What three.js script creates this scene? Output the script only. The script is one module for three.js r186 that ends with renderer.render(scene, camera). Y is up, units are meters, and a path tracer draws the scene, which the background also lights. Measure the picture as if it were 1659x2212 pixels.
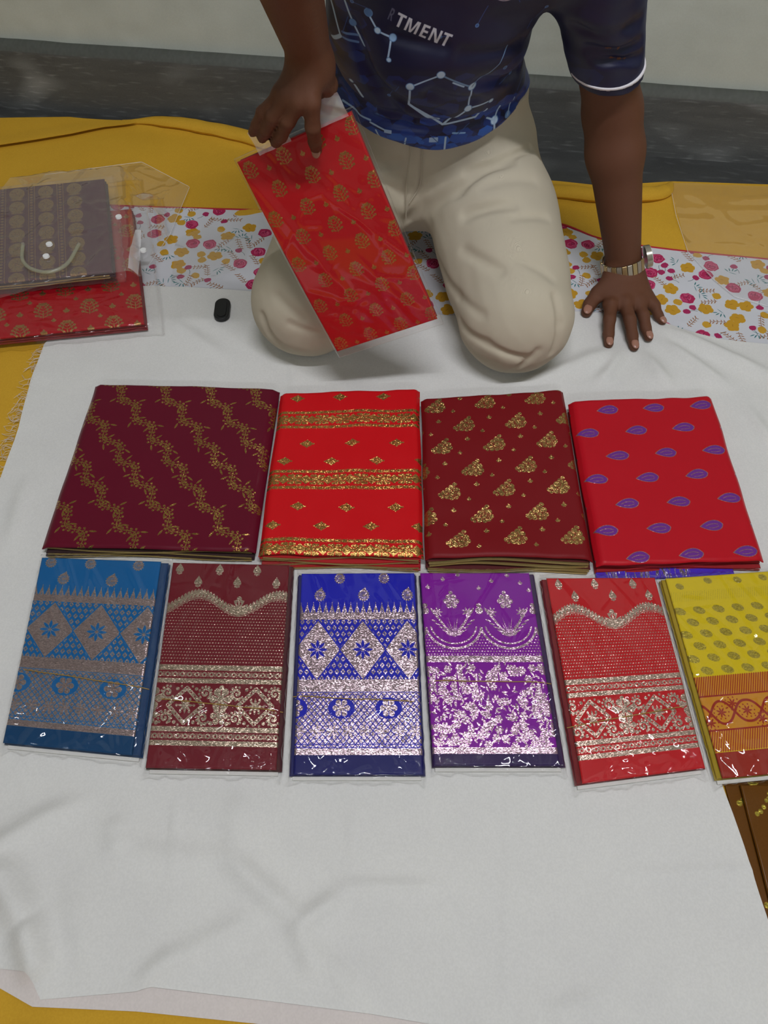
import * as THREE from 'three';
import { RoundedBoxGeometry } from 'three/addons/geometries/RoundedBoxGeometry.js';
import { mergeGeometries } from 'three/addons/utils/BufferGeometryUtils.js';
import { RectAreaLightUniformsLib } from 'three/addons/lights/RectAreaLightUniformsLib.js';
import { ImprovedNoise } from 'three/addons/math/ImprovedNoise.js';

// ---------- camera, light, exposure ----------
const scene = new THREE.Scene();
scene.background = new THREE.Color(0x000000);
const camera = new THREE.PerspectiveCamera(67.3, 1659 / 2212, 0.02, 20);
camera.position.set(0, 0.93, 0);
camera.rotation.x = THREE.MathUtils.degToRad(-57);
scene.add(camera);
const renderer = new THREE.WebGLRenderer({ antialias: true });
renderer.toneMapping = THREE.LinearToneMapping;
renderer.toneMappingExposure = 2.68;
renderer.shadowMap.enabled = true;
RectAreaLightUniformsLib.init();
const TUBE_POS = [0.26, 2.58, -0.15], TUBE_LEN = 1.2, TUBE_NITS = 100;
const WALL_TUBE_POS = [0.55, 2.05, 3.965], WALL_TUBE_NITS = 46;
const LAMP_COLOR = 0xf6f7ff;

// ---------- helpers ----------
const noise = new ImprovedNoise();
const N3 = (x, y, z) => noise.noise(x + 31.7, y + 17.3, z + 5.1);
const rng = (seed) => () => { seed = (seed + 0x6d2b79f5) | 0; let t = Math.imul(seed ^ (seed >>> 15), 1 | seed); t = (t + Math.imul(t ^ (t >>> 7), 61 | t)) ^ t; return ((t ^ (t >>> 14)) >>> 0) / 4294967296; };
const clamp = (x, a = 0, b = 1) => Math.min(b, Math.max(a, x));
const mix = (a, b, t) => a + (b - a) * t;
const smooth = (a, b, x) => { const t = clamp((x - a) / (b - a)); return t * t * (3 - 2 * t); };
const V = (a) => new THREE.Vector3(...a);
const lin = (hex) => new THREE.Color(hex);
const used = {};
function numbered(name) { const n = used[name] = (used[name] ?? -1) + 1; return n ? `${name}_${String(n).padStart(3, '0')}` : name; }
function shade(o) { o.castShadow = o.receiveShadow = true; return o; }
function thing(name, label, category, pos = [0, 0, 0], group) {
  const o = new THREE.Group(); o.name = numbered(name); o.position.set(...pos); scene.add(o);
  o.userData = { label, category }; if (group) o.userData.group = group;
  return o;
}
function part(name, geo, mat, parent, label) {
  const m = shade(new THREE.Mesh(geo, mat)); m.name = name; parent.add(m);
  if (label) m.userData.label = label;
  return m;
}
function struct(name, geo, mat, parent = scene) {
  const m = shade(new THREE.Mesh(geo, mat)); m.name = name; parent.add(m);
  if (parent === scene) m.userData.kind = 'structure';
  return m;
}
function geom(pos, idx, uv) {
  const g = new THREE.BufferGeometry();
  g.setAttribute('position', new THREE.BufferAttribute(pos instanceof Float32Array ? pos : new Float32Array(pos), 3));
  if (uv) g.setAttribute('uv', new THREE.BufferAttribute(uv instanceof Float32Array ? uv : new Float32Array(uv), 2));
  g.setIndex(new THREE.BufferAttribute(new Uint32Array(idx), 1));
  g.computeVertexNormals();
  return g;
}
// noise textures that tile
function noiseMap(size, fn, srgb) {
  const d = new Uint8Array(size * size * 4);
  for (let y = 0; y < size; y++) for (let x = 0; x < size; x++) { const c = fn(x / size, y / size, x, y), o = (y * size + x) * 4; for (let k = 0; k < 3; k++) d[o + k] = clamp(c[k] ?? c[0]) * 255; d[o + 3] = 255; }
  const t = new THREE.DataTexture(d, size, size); t.magFilter = t.minFilter = THREE.LinearFilter; t.wrapS = t.wrapT = THREE.RepeatWrapping;
  if (srgb) t.colorSpace = THREE.SRGBColorSpace; t.needsUpdate = true; return t;
}
// cloth sheet: a polygon in x,z with a height function, gridded, with thickness. uv in metres
function sheet(poly, height, res, thick = 0.0012) {
  let x0 = 1e9, x1 = -1e9, z0 = 1e9, z1 = -1e9;
  for (const [x, z] of poly) { x0 = Math.min(x0, x); x1 = Math.max(x1, x); z0 = Math.min(z0, z); z1 = Math.max(z1, z); }
  x0 -= res; z0 -= res; const nx = Math.ceil((x1 + res - x0) / res), nz = Math.ceil((z1 + res - z0) / res);
  const inside = (x, z) => { let c = false; for (let i = 0, j = poly.length - 1; i < poly.length; j = i++) { const [ax, az] = poly[i], [bx, bz] = poly[j]; if ((az > z) !== (bz > z) && x < (bx - ax) * (z - az) / (bz - az) + ax) c = !c; } return c; };
  const snap = (x, z) => { let best = 1e9, bx = x, bz = z; for (let i = 0, j = poly.length - 1; i < poly.length; j = i++) { const [ax, az] = poly[j], dx = poly[i][0] - ax, dz = poly[i][1] - az, t = clamp(((x - ax) * dx + (z - az) * dz) / (dx * dx + dz * dz)), px = ax + dx * t, pz = az + dz * t, d = (x - px) ** 2 + (z - pz) ** 2; if (d < best) { best = d; bx = px; bz = pz; } } return [bx, bz]; };
  const ins = new Uint8Array((nx + 1) * (nz + 1)), id = new Int32Array((nx + 1) * (nz + 1)).fill(-1), P = [], UV = [], I = [];
  const at = (i, j) => j * (nx + 1) + i;
  for (let j = 0; j <= nz; j++) for (let i = 0; i <= nx; i++) ins[at(i, j)] = inside(x0 + i * res, z0 + j * res) ? 1 : 0;
  const vert = (i, j) => { const k = at(i, j); if (id[k] < 0) { let x = x0 + i * res, z = z0 + j * res; if (!ins[k]) [x, z] = snap(x, z); id[k] = P.length / 3; P.push(x, height(x, z), z); UV.push(x, -z); } return id[k]; };
  for (let j = 0; j < nz; j++) for (let i = 0; i < nx; i++) if (ins[at(i, j)] + ins[at(i + 1, j)] + ins[at(i, j + 1)] + ins[at(i + 1, j + 1)] > 0) { const a = vert(i, j), b = vert(i + 1, j), c = vert(i + 1, j + 1), d = vert(i, j + 1); I.push(a, d, b, b, d, c); }
  const n = P.length / 3, edges = new Map();
  for (let t = 0; t < I.length; t += 3) for (let e = 0; e < 3; e++) { const a = I[t + e], b = I[t + (e + 1) % 3], k = a < b ? a * 4e6 + b : b * 4e6 + a; edges.has(k) ? edges.set(k, null) : edges.set(k, [a, b]); }
  const top = I.length;
  for (let k = 0; k < n; k++) { P.push(P[k * 3], P[k * 3 + 1] - thick, P[k * 3 + 2]); UV.push(UV[k * 2], UV[k * 2 + 1]); }
  for (let t = 0; t < top; t += 3) I.push(I[t] + n, I[t + 2] + n, I[t + 1] + n);
  for (const e of edges.values()) if (e) { const [a, b] = e, s = P.length / 3; for (const q of [a, b, a + n, b + n]) { P.push(P[q * 3], P[q * 3 + 1], P[q * 3 + 2]); UV.push(UV[q * 2], UV[q * 2 + 1]); } I.push(s, s + 2, s + 1, s + 1, s + 2, s + 3); }
  return geom(P, I, UV);
}
// rounded slab on four corners (back-left, back-right, front-right, front-left) with a rounded rim. top(u, t, x, z) adds height, uv spans 0..1
function slab(corners, y0, thick, r, opt = {}) {
  const nx = opt.nx ?? 24, nz = opt.nz ?? 24, [A, B, C, D] = corners;
  const w = Math.hypot(B[0] - A[0], B[1] - A[1]), l = Math.hypot(D[0] - A[0], D[1] - A[1]);
  const steps = (n, len) => { const s = [], k = r / len; for (const q of [0, 0.06, 0.2, 0.45, 0.75]) s.push(q * k); for (let i = 0; i <= n; i++) s.push(k + (1 - 2 * k) * i / n); for (const q of [0.75, 0.45, 0.2, 0.06, 0]) s.push(1 - q * k); return s; };
  const us = steps(nx, w), ts = steps(nz, l), P = [], UV = [], I = [], W = us.length, H = ts.length;
  const edge = opt.edge ?? (() => [0, 0]);
  for (const side of [1, 0]) for (const t of ts) for (const u of us) {
    const [ex, ez] = edge(u, t);
    const x = mix(mix(A[0], B[0], u), mix(D[0], C[0], u), t) + ex, z = mix(mix(A[1], B[1], u), mix(D[1], C[1], u), t) + ez;
    const e = Math.min(u * w, (1 - u) * w, t * l, (1 - t) * l), k = clamp(e / r), prof = Math.sqrt(Math.max(0, 1 - (1 - k) ** 2));
    const lift = opt.base ? opt.base(u, t, x, z) : 0;
    P.push(x, y0 + lift + (side ? thick * (0.5 + 0.5 * prof) + (opt.top ? opt.top(u, t, x, z) * (opt.full ? 1 : k) : 0) : thick * 0.5 * (1 - prof)), z); UV.push(u, 1 - t);
  }
  for (const side of [0, 1]) for (let j = 0; j + 1 < H; j++) for (let i = 0; i + 1 < W; i++) { const o = side * W * H, a = o + j * W + i, b = a + 1, c = a + W, d = c + 1; side ? I.push(a, b, c, b, d, c) : I.push(a, c, b, b, c, d); }
  // the rim is closed: top and bottom meet at half height
  return geom(P, I, UV);
}
function tube(pts, r, seg = 40, rad = 8, straight = false) { return new THREE.TubeGeometry(straight ? new THREE.CatmullRomCurve3(pts.map(V), false, 'catmullrom', 0) : new THREE.CatmullRomCurve3(pts.map(V)), seg, r, rad, false); }
// crumpled film: straight sharp folds, like those in thin plastic
function crumple(seed, w, l, n, amp, opt = {}) {
  const R = rng(seed), F = [];
  for (let i = 0; i < n; i++) {
    const a = opt.angle !== undefined ? opt.angle + (R() - 0.5) * (opt.spread ?? 1) : R() * Math.PI, cx = R() * w, cz = opt.front ? l * (1 - (1 - opt.front) * R() ** 1.5 * 1) : R() * l;
    F.push([cx, cz, Math.cos(a), Math.sin(a), (0.25 + R()) * (opt.len ?? 0.05), (0.35 + R()) * (opt.wide ?? 0.007), amp * (0.3 + R() * 0.9)]);
  }
  return (x, z) => {
    let h = 0;
    for (const [cx, cz, ca, sa, len, wd, am] of F) { const dx = x - cx, dz = z - cz, s = dx * ca + dz * sa; if (s > len || s < -len) continue; const d = Math.abs(dz * ca - dx * sa); if (d > wd) continue; h += am * (1 - d / wd) * (1 - (s / len) ** 2); }
    return h;
  };
}

// ---------- signed distance bodies, meshed with surface nets ----------
const vdot = (a, b) => a[0] * b[0] + a[1] * b[1] + a[2] * b[2];
function capsule(a, b, ra, rb) {
  const bx = b[0] - a[0], by = b[1] - a[1], bz = b[2] - a[2], bb = bx * bx + by * by + bz * bz || 1e-9;
  return (x, y, z) => { const px = x - a[0], py = y - a[1], pz = z - a[2], h = clamp((px * bx + py * by + pz * bz) / bb), qx = px - bx * h, qy = py - by * h, qz = pz - bz * h; return Math.sqrt(qx * qx + qy * qy + qz * qz) - (ra + (rb - ra) * h); };
}
// tapered bar with an elliptic section: half widths [across, deep] at both ends, 'across' is the direction L
function ellBar(a, b, sa, sb, L) {
  const ax = [b[0] - a[0], b[1] - a[1], b[2] - a[2]], len = Math.hypot(...ax), A = ax.map((c) => c / len), k0 = vdot(L, A), Lx = L.map((c, i) => c - A[i] * k0), ln = Math.hypot(...Lx), X = Lx.map((c) => c / ln), Z = [A[1] * X[2] - A[2] * X[1], A[2] * X[0] - A[0] * X[2], A[0] * X[1] - A[1] * X[0]];
  return (x, y, z) => { const p = [x - a[0], y - a[1], z - a[2]], s = vdot(p, A), h = clamp(s / len), over = s - h * len, rx = mix(sa[0], sb[0], h), rz = mix(sa[1], sb[1], h), u = vdot(p, X), w = vdot(p, Z), m = Math.min(rx, rz); const k = Math.sqrt((u / rx) ** 2 + (w / rz) ** 2 + (over / m) ** 2); return (k - 1) * m; };
}
const smin = (a, b, k) => { const h = Math.max(k - Math.abs(a - b), 0) / k; return Math.min(a, b) - h * h * k * 0.25; };
const smax = (a, b, k) => -smin(-a, -b, k);
function blend(list, k) { return (x, y, z) => { let d = 1e3; for (const f of list) d = smin(d, f(x, y, z), k); return d; }; }
function meshField(f, lo, hi, cell) {
  const n = [0, 1, 2].map((i) => Math.ceil((hi[i] - lo[i]) / cell / 8) * 8 + 1), [nx, ny, nz] = n, G = new Float32Array(nx * ny * nz).fill(NaN), ids = new Map(), P = [], I = [], cells = [];
  const gi = (i, j, k) => (k * ny + j) * nx + i;
  const val = (i, j, k) => { const q = gi(i, j, k); let v = G[q]; if (v !== v) v = G[q] = f(lo[0] + i * cell, lo[1] + j * cell, lo[2] + k * cell); return v; };
  const reach = cell * 8 * 0.87 * 1.5;
  for (let k = 0; k + 8 < nz + 1; k += 8) for (let j = 0; j + 8 < ny + 1; j += 8) for (let i = 0; i + 8 < nx + 1; i += 8) {
    if (i + 8 >= nx + 0 && i + 8 > nx - 1 || j + 8 > ny - 1 || k + 8 > nz - 1) continue;
    if (Math.abs(f(lo[0] + (i + 4) * cell, lo[1] + (j + 4) * cell, lo[2] + (k + 4) * cell)) > reach) continue;
    for (let c = k; c < k + 8; c++) for (let b = j; b < j + 8; b++) for (let a = i; a < i + 8; a++) {
      let sx = 0, sy = 0, sz = 0, cnt = 0; const v = [val(a, b, c), val(a + 1, b, c), val(a, b + 1, c), val(a + 1, b + 1, c), val(a, b, c + 1), val(a + 1, b, c + 1), val(a, b + 1, c + 1), val(a + 1, b + 1, c + 1)];
      let neg = 0; for (let q = 0; q < 8; q++) neg += v[q] < 0 ? 1 : 0;
      if (neg === 0 || neg === 8) continue;
      for (const [p, q] of EDGES) if ((v[p] < 0) !== (v[q] < 0)) { const t = v[p] / (v[p] - v[q]); sx += mix(p & 1, q & 1, t); sy += mix((p >> 1) & 1, (q >> 1) & 1, t); sz += mix(p >> 2, q >> 2, t); cnt++; }
      ids.set(gi(a, b, c), P.length / 3); P.push(lo[0] + (a + sx / cnt) * cell, lo[1] + (b + sy / cnt) * cell, lo[2] + (c + sz / cnt) * cell); cells.push(a, b, c);
    }
  }
  const quad = (a, b, c, d, flip) => { if (a === undefined || b === undefined || c === undefined || d === undefined) return; flip ? I.push(a, c, b, a, d, c) : I.push(a, b, c, a, c, d); };
  for (let q = 0; q < cells.length; q += 3) {
    const a = cells[q], b = cells[q + 1], c = cells[q + 2], v0 = val(a, b, c) < 0;
    if (v0 !== val(a + 1, b, c) < 0) quad(ids.get(gi(a, b, c)), ids.get(gi(a, b - 1, c)), ids.get(gi(a, b - 1, c - 1)), ids.get(gi(a, b, c - 1)), !v0 ? false : true);
    if (v0 !== val(a, b + 1, c) < 0) quad(ids.get(gi(a, b, c)), ids.get(gi(a, b, c - 1)), ids.get(gi(a - 1, b, c - 1)), ids.get(gi(a - 1, b, c)), !v0 ? false : true);
    if (v0 !== val(a, b, c + 1) < 0) quad(ids.get(gi(a, b, c)), ids.get(gi(a - 1, b, c)), ids.get(gi(a - 1, b - 1, c)), ids.get(gi(a, b - 1, c)), !v0 ? false : true);
  }
  const g = geom(P, I), nrm = g.attributes.normal, e = cell * 0.6; // outward normals from the field
  for (let q = 0; q < P.length; q += 3) { const [x, y, z] = [P[q], P[q + 1], P[q + 2]], v = new THREE.Vector3(f(x + e, y, z) - f(x - e, y, z), f(x, y + e, z) - f(x, y - e, z), f(x, y, z + e) - f(x, y, z - e)).normalize(); nrm.setXYZ(q / 3, v.x, v.y, v.z); }
  const ix = g.index.array, A = [0, 0, 0], B = [0, 0, 0];
  for (let t = 0; t < ix.length; t += 3) { const a = ix[t] * 3, b = ix[t + 1] * 3, c = ix[t + 2] * 3; for (let k = 0; k < 3; k++) { A[k] = P[b + k] - P[a + k]; B[k] = P[c + k] - P[a + k]; } const q = ix[t], d = (A[1] * B[2] - A[2] * B[1]) * nrm.getX(q) + (A[2] * B[0] - A[0] * B[2]) * nrm.getY(q) + (A[0] * B[1] - A[1] * B[0]) * nrm.getZ(q); if (d < 0) { const s = ix[t + 1]; ix[t + 1] = ix[t + 2]; ix[t + 2] = s; } }
  return g;
}
const EDGES = [[0, 1], [2, 3], [4, 5], [6, 7], [0, 2], [1, 3], [4, 6], [5, 7], [0, 4], [1, 5], [2, 6], [3, 7]];
function uvFrom(g, fn) { const p = g.attributes.position, uv = new Float32Array(p.count * 2); for (let i = 0; i < p.count; i++) { const [u, v] = fn(p.getX(i), p.getY(i), p.getZ(i)); uv[i * 2] = u; uv[i * 2 + 1] = v; } g.setAttribute('uv', new THREE.BufferAttribute(uv, 2)); return g; }
// ---------- materials ----------
const std = (o) => new THREE.MeshStandardMaterial({ side: THREE.DoubleSide, ...o });
const phys = (o) => new THREE.MeshPhysicalMaterial({ side: THREE.DoubleSide, ...o });
const tile = (t, rx, ry = rx) => { const c = t.clone(); c.repeat.set(rx, ry); c.needsUpdate = true; return c; };
const R1 = rng(7), speck = noiseMap(256, () => [R1()]);
const per = (u, v, f, s) => { // tiling noise
  const a = N3(u * f, v * f, s), b = N3((u - 1) * f, v * f, s), c = N3(u * f, (v - 1) * f, s), d = N3((u - 1) * f, (v - 1) * f, s);
  return mix(mix(a, b, u), mix(c, d, u), v);
};
const weave = noiseMap(256, (u, v, x, y) => { const w = ((x >> 1) + (y >> 1)) & 1; return [0.5 + (w ? 0.22 : -0.22) + (R1() - 0.5) * 0.4]; });
const clothTint = (hex, amt, seed) => { const c = new THREE.Color(hex).getRGB({}, THREE.SRGBColorSpace); return noiseMap(512, (u, v) => { const n = per(u, v, 7, seed) * 0.5 + per(u, v, 23, seed + 3) * 0.3, g = (R1() - 0.5) * 0.03; return [c.r + (n * amt + g), c.g + (n * amt + g), c.b + (n * amt * 0.8 + g)]; }, true); };
const M = {};
M.white = std({ map: tile(clothTint(0xdad9d4, 0.035, 2), 1.4), bumpMap: tile(weave, 90), bumpScale: 0.00012, roughness: 0.92 });
M.hem = std({ map: tile(clothTint(0xd8cfc9, 0.03, 4), 1.4), bumpMap: tile(weave, 90), bumpScale: 0.00012, roughness: 0.92 });
M.yellow = std({ map: tile(clothTint(0xcf9f22, 0.03, 9), 1.6), bumpMap: tile(weave, 110), bumpScale: 0.00015, roughness: 0.8 });
M.redHem = std({ color: 0xb01f2c, roughness: 0.8 });
M.plaster = std({ map: noiseMap(512, (u, v) => { const n = per(u, v, 5, 1) * 0.05 + per(u, v, 19, 8) * 0.03 + (R1() - 0.5) * 0.02; return [0.735 + n, 0.752 + n, 0.71 + n]; }, true), bumpMap: noiseMap(512, (u, v) => [0.5 + per(u, v, 40, 3) * 0.3 + per(u, v, 11, 6) * 0.3]), bumpScale: 0.002, roughness: 0.85 });
M.plaster.map.repeat.set(1.3, 1.3);
M.ceiling = std({ color: 0xb4b4ac, roughness: 0.9 });
const cementPx = (u, v, seed) => { const st = per(u, v, 4, seed) * 0.05 + per(u * 1, (v * 5) % 1, 6, seed + 2) * 0.07; const sm = Math.max(0, per(u, v, 8, seed + 5) - 0.1) * 0.34 + Math.max(0, per(u, (v * 3) % 1, 30, seed + 7) - 0.14) * 0.3; const g = (R1() - 0.5) * 0.03, b = 0.325 + st * 0.7 + sm + g; return [b * 0.98, b, b * 0.985]; };
M.dado = std({ map: noiseMap(512, (u, v) => cementPx(u, v, 11), true), roughness: 0.62, bumpMap: noiseMap(256, (u, v) => [0.5 + per(u, v, 18, 5) * 0.5]), bumpScale: 0.0015 });
M.dado.map.repeat.set(1.2, 2.4);
M.dadoTop = std({ map: noiseMap(256, (u, v) => { const n = per(u, v, 6, 12) * 0.06 + (R1() - 0.5) * 0.03; return [0.31 + n, 0.32 + n, 0.295 + n]; }, true), roughness: 0.7 });
M.floor = std({ map: noiseMap(512, (u, v) => cementPx(u, v, 21).map((c) => c * 0.75), true), roughness: 0.5 });
const lampHex = new THREE.Color(LAMP_COLOR);
M.tubeGlow = std({ color: 0xffffff, emissive: lampHex, emissiveIntensity: 6, roughness: 0.4 });
M.whiteMetal = std({ color: 0xd9d9d6, roughness: 0.45 });
// clear film: a pane with a trace of haze
const film = (haze = 0.05, rough = 0.04) => phys({ color: 0xffffff, transmission: 1 - haze, thickness: 0, roughness: rough, ior: 1.5, specularIntensity: 1 });
M.film = film(0, 0.05); M.bagFilm = film(0.02, 0.07); M.thinFilm = film(0.01, 0.06); M.seam = film(0.3, 0.15);
M.snap = std({ color: 0xe9e9e6, roughness: 0.35 });
M.handle = phys({ color: 0xe8ead8, transmission: 0.82, thickness: 0, roughness: 0.2 });
M.card = std({ color: 0xcfcdc6, roughness: 0.7 });
M.elastic = std({ color: 0x9c7a2e, roughness: 0.5 });
M.goldEdge = std({ color: 0xf0d48c, metalness: 0.8, roughness: 0.33, bumpMap: tile(speck, 40, 3), bumpScale: 0.0008 });
M.silverEdge = std({ color: 0xc9c3c4, metalness: 0.9, roughness: 0.34, bumpMap: tile(speck, 40, 3), bumpScale: 0.0008 });
M.black = std({ color: 0x08090c, roughness: 0.45 });
const plainCloth = (hex, rough = 0.5) => std({ color: hex, roughness: rough, bumpMap: tile(weave, 30), bumpScale: 0.0002 });
// ---------- the room ----------
const YAW = THREE.MathUtils.degToRad(-7.54), room = (x, y, z) => new THREE.Vector3(x, y, z).applyAxisAngle(new THREE.Vector3(0, 1, 0), YAW).add(new THREE.Vector3(0, 0, -1.562));
function roomBox(name, sx, sy, sz, x, y, z, mat, uvScale = 1) {
  const g = new THREE.BoxGeometry(sx, sy, sz), p = g.attributes.position, n = g.attributes.normal, uv = g.attributes.uv;
  for (let i = 0; i < p.count; i++) { const ax = Math.abs(n.getX(i)) > 0.5, ay = Math.abs(n.getY(i)) > 0.5; uv.setXY(i, (ax ? p.getZ(i) : p.getX(i)) * uvScale, (ay ? p.getZ(i) : p.getY(i)) * uvScale); }
  const m = struct(name, g, mat); m.position.copy(room(x, y, z)); m.rotation.y = YAW; return m;
}
roomBox('floor', 4.4, 0.1, 4.4, 0.1, -0.05, 2.0, M.floor);
roomBox('ceiling', 4.4, 0.1, 4.4, 0.1, 2.7, 2.0, M.ceiling);
const back = roomBox('wall_back', 4.4, 2.8, 0.12, 0.1, 1.3, -0.072, M.plaster);
roomBox('wall_left', 0.12, 2.8, 4.4, -1.96, 1.3, 2.0, M.plaster);
roomBox('wall_right', 0.12, 2.8, 4.4, 2.16, 1.3, 2.0, M.plaster);
roomBox('wall_front', 4.4, 2.8, 0.12, 0.1, 1.3, 4.1, M.plaster);
{ // dark cement skirting with a paler chamfered top, its rim a little uneven
  const P = [], UV = [], I = [], n = 220, prof = [[-0.02, 0.012], [0.115, 0.012], [0.121, 0.011], [0.134, 0.004], [0.135, -0.012]];
  const build = (rows) => { const P = [], UV = [], I = []; for (let i = 0; i <= n; i++) { const x = -2 + 4.2 * i / n; for (const [y, z] of rows) { const w = N3(x * 6, y * 9, 2) * 0.0016 + N3(x * 40, y * 40, 8) * 0.0006; P.push(x, y + (y > 0.1 ? w : 0), z + w * 0.5); UV.push(x, y); } } const m = rows.length; for (let i = 0; i < n; i++) for (let j = 0; j + 1 < m; j++) { const a = i * m + j; I.push(a, a + m, a + 1, a + 1, a + m, a + m + 1); } return geom(P, I, UV); };
  const t = struct('baseboard_back', build(prof.slice(0, 3)), M.dado); t.position.copy(room(0, 0, 0)); t.rotation.y = YAW;
  const c = struct('skirting_rim', build(prof.slice(2)), M.dadoTop, t);
}
function tubeLight(pos, len, nits, yaw, down) {
  const t = thing(down ? 'ceiling_light' : 'wall_light', down ? 'white tube light batten fixed under the ceiling' : 'white tube light batten fixed on the front wall', 'light', pos);
  t.rotation.y = yaw; const h = new THREE.Group(); h.rotation.x = down ? 0 : Math.PI / 2; t.add(h); h.name = 'batten';
  part('housing', new RoundedBoxGeometry(len + 0.08, 0.04, 0.07, 2, 0.008).translate(0, 0.05, 0), M.whiteMetal, h);
  part('tube', new THREE.CapsuleGeometry(0.014, len, 6, 12).rotateZ(Math.PI / 2).translate(0, 0.012, 0), M.tubeGlow, h);
  const L = new THREE.RectAreaLight(LAMP_COLOR, nits, len, 0.035); L.name = 'tube_lamp'; L.rotation.x = -Math.PI / 2; L.position.y = -0.008; h.add(L);
}
tubeLight(TUBE_POS, TUBE_LEN, TUBE_NITS, 0, true);
tubeLight(room(...WALL_TUBE_POS).toArray(), 1.2, WALL_TUBE_NITS, YAW, false);
// ---------- floor cloths ----------
const seg2 = (x, z, [ax, az, bx, bz]) => { const dx = bx - ax, dz = bz - az, t = ((x - ax) * dx + (z - az) * dz) / (dx * dx + dz * dz), k = clamp(t); return [Math.hypot(x - ax - dx * k, z - az - dz * k), t]; };
const ridges = (list) => (x, z) => { let h = 0; for (const s of list) { if (x < Math.min(s[0], s[2]) - 0.07 || x > Math.max(s[0], s[2]) + 0.07 || z < Math.min(s[1], s[3]) - 0.07 || z > Math.max(s[1], s[3]) + 0.07) continue; const [d, t] = seg2(x, z, s), g = d / s[5]; if (g < 3.5) h += s[4] * Math.exp(-g * g) * Math.min(1, 0.35 + 1.6 * clamp(t) * (1 - clamp(t)) * 2); } return h; };
const WHITE_FOLDS = ridges([[-0.176, -0.145, -0.094, -0.083, 0.006, 0.012], [-0.045, -0.106, -0.089, -0.077, 0.005, 0.011], [-0.094, -0.081, -0.069, -0.032, 0.005, 0.012], [-0.136, -0.083, -0.231, -0.038, 0.004, 0.014], [-0.305, -0.187, -0.292, -0.145, 0.004, 0.016], [-0.292, -0.148, -0.18, -0.138, 0.003, 0.014], [-0.241, -0.22, -0.229, -0.122, 0.0016, 0.004], [0.144, -0.225, 0.121, 0.011, 0.0011, 0.004], [-0.428, -0.14, -0.379, -0.081, 0.012, 0.02], [-0.379, -0.081, -0.351, -0.026, 0.011, 0.017], [-0.457, -0.136, -0.344, -0.21, 0.005, 0.014], [-0.045, -0.115, 0.059, -0.113, 0.0024, 0.006], [-0.063, -0.051, -0.031, -0.014, 0.003, 0.009], [0.164, 0.006, 0.218, -0.012, 0.003, 0.012], [-0.037, -0.2, -0.036, -0.131, 0.0012, 0.004],
  [0.394, -0.922, 0.201, -0.83, 0.006, 0.016], [0.421, -0.922, 0.472, -0.782, 0.006, 0.013], [0.453, -0.949, 0.549, -0.83, 0.006, 0.013], [0.465, -0.971, 0.62, -0.86, 0.007, 0.014], [0.397, -0.917, 0.343, -0.84, 0.005, 0.011], [0.509, -0.754, 0.529, -0.609, 0.004, 0.01], [0.554, -0.821, 0.589, -0.718, 0.005, 0.011], [-0.152, -0.891, -0.141, -0.83, 0.002, 0.005], [-0.48, -0.891, -0.389, -0.944, 0.003, 0.011], [0.256, -0.126, 0.425, -0.131, 0.0012, 0.005], [-0.16, -0.14, -0.173, -0.22, 0.003, 0.014], [-0.338, -0.108, -0.303, -0.038, 0.004, 0.016], [-0.252, -0.022, -0.219, -0.051, 0.003, 0.01], [0.155, -0.821, 0.298, -0.84, 0.004, 0.012], [-0.519, -0.547, -0.525, -0.65, 0.003, 0.012], [-0.382, -0.999, -0.267, -0.901, 0.004, 0.014], [-0.487, -1.046, -0.415, -0.87, 0.003, 0.012]]);
const YELLOW_FOLDS = ridges([[-0.525, -1.593, -0.393, -1.566, 0.006, 0.012], [-0.393, -1.566, -0.25, -1.504, 0.006, 0.013], [0.292, -1.343, 0.417, -1.327, 0.006, 0.013], [0.417, -1.327, 0.535, -1.332, 0.006, 0.012], [0.544, -1.264, 0.561, -1.167, 0.005, 0.008], [-0.38, 0.03, -0.33, 0.02, 0.008, 0.012], [-0.733, -1.264, -0.661, -1.411, 0.003, 0.012], [-0.293, -1.278, -0.171, -1.321, 0.004, 0.014]]);
// packets lie on flattened cloth
const rest = (x, z) => { const d = Math.max(-0.47 - x, x - 0.55, -0.82 - z, z + 0.225), e = Math.max(x + 0.385, -1.3 - z, z + 0.9); return smooth(0, 0.04, Math.min(d, e)); };
const kneel = (x, z) => smooth(0.03, 0.1, Math.min(Math.hypot(x - 0.215, z + 0.93), Math.hypot(x + 0.12, z + 0.97), Math.hypot(x - 0.41, z + 0.97)));
const roll = (x, z) => 0.0012 * (N3(x * 5, z * 5, 3) + 0.5 * N3(x * 13, z * 13, 5));
const yellowY = (x, z) => 0.0035 + 0.5 * roll(x, z) * rest(x, z) + YELLOW_FOLDS(x, z);
const floralY = (x, z) => 0.0055 + 0.5 * roll(x, z) + 0.0022 * Math.max(0, N3(x * 9, z * 34, 6)) * kneel(x, z);
const whiteY = (x, z) => 0.008 + rest(x, z) * (roll(x, z) + WHITE_FOLDS(x, z) * 1.7 * (0.35 + 0.65 * kneel(x, z)) + 0.0045 * Math.abs(N3(x * 5 + z * 3, z * 6 - x * 2, 9)) * kneel(x, z));
const PACK_Y = 0.0085;

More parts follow.
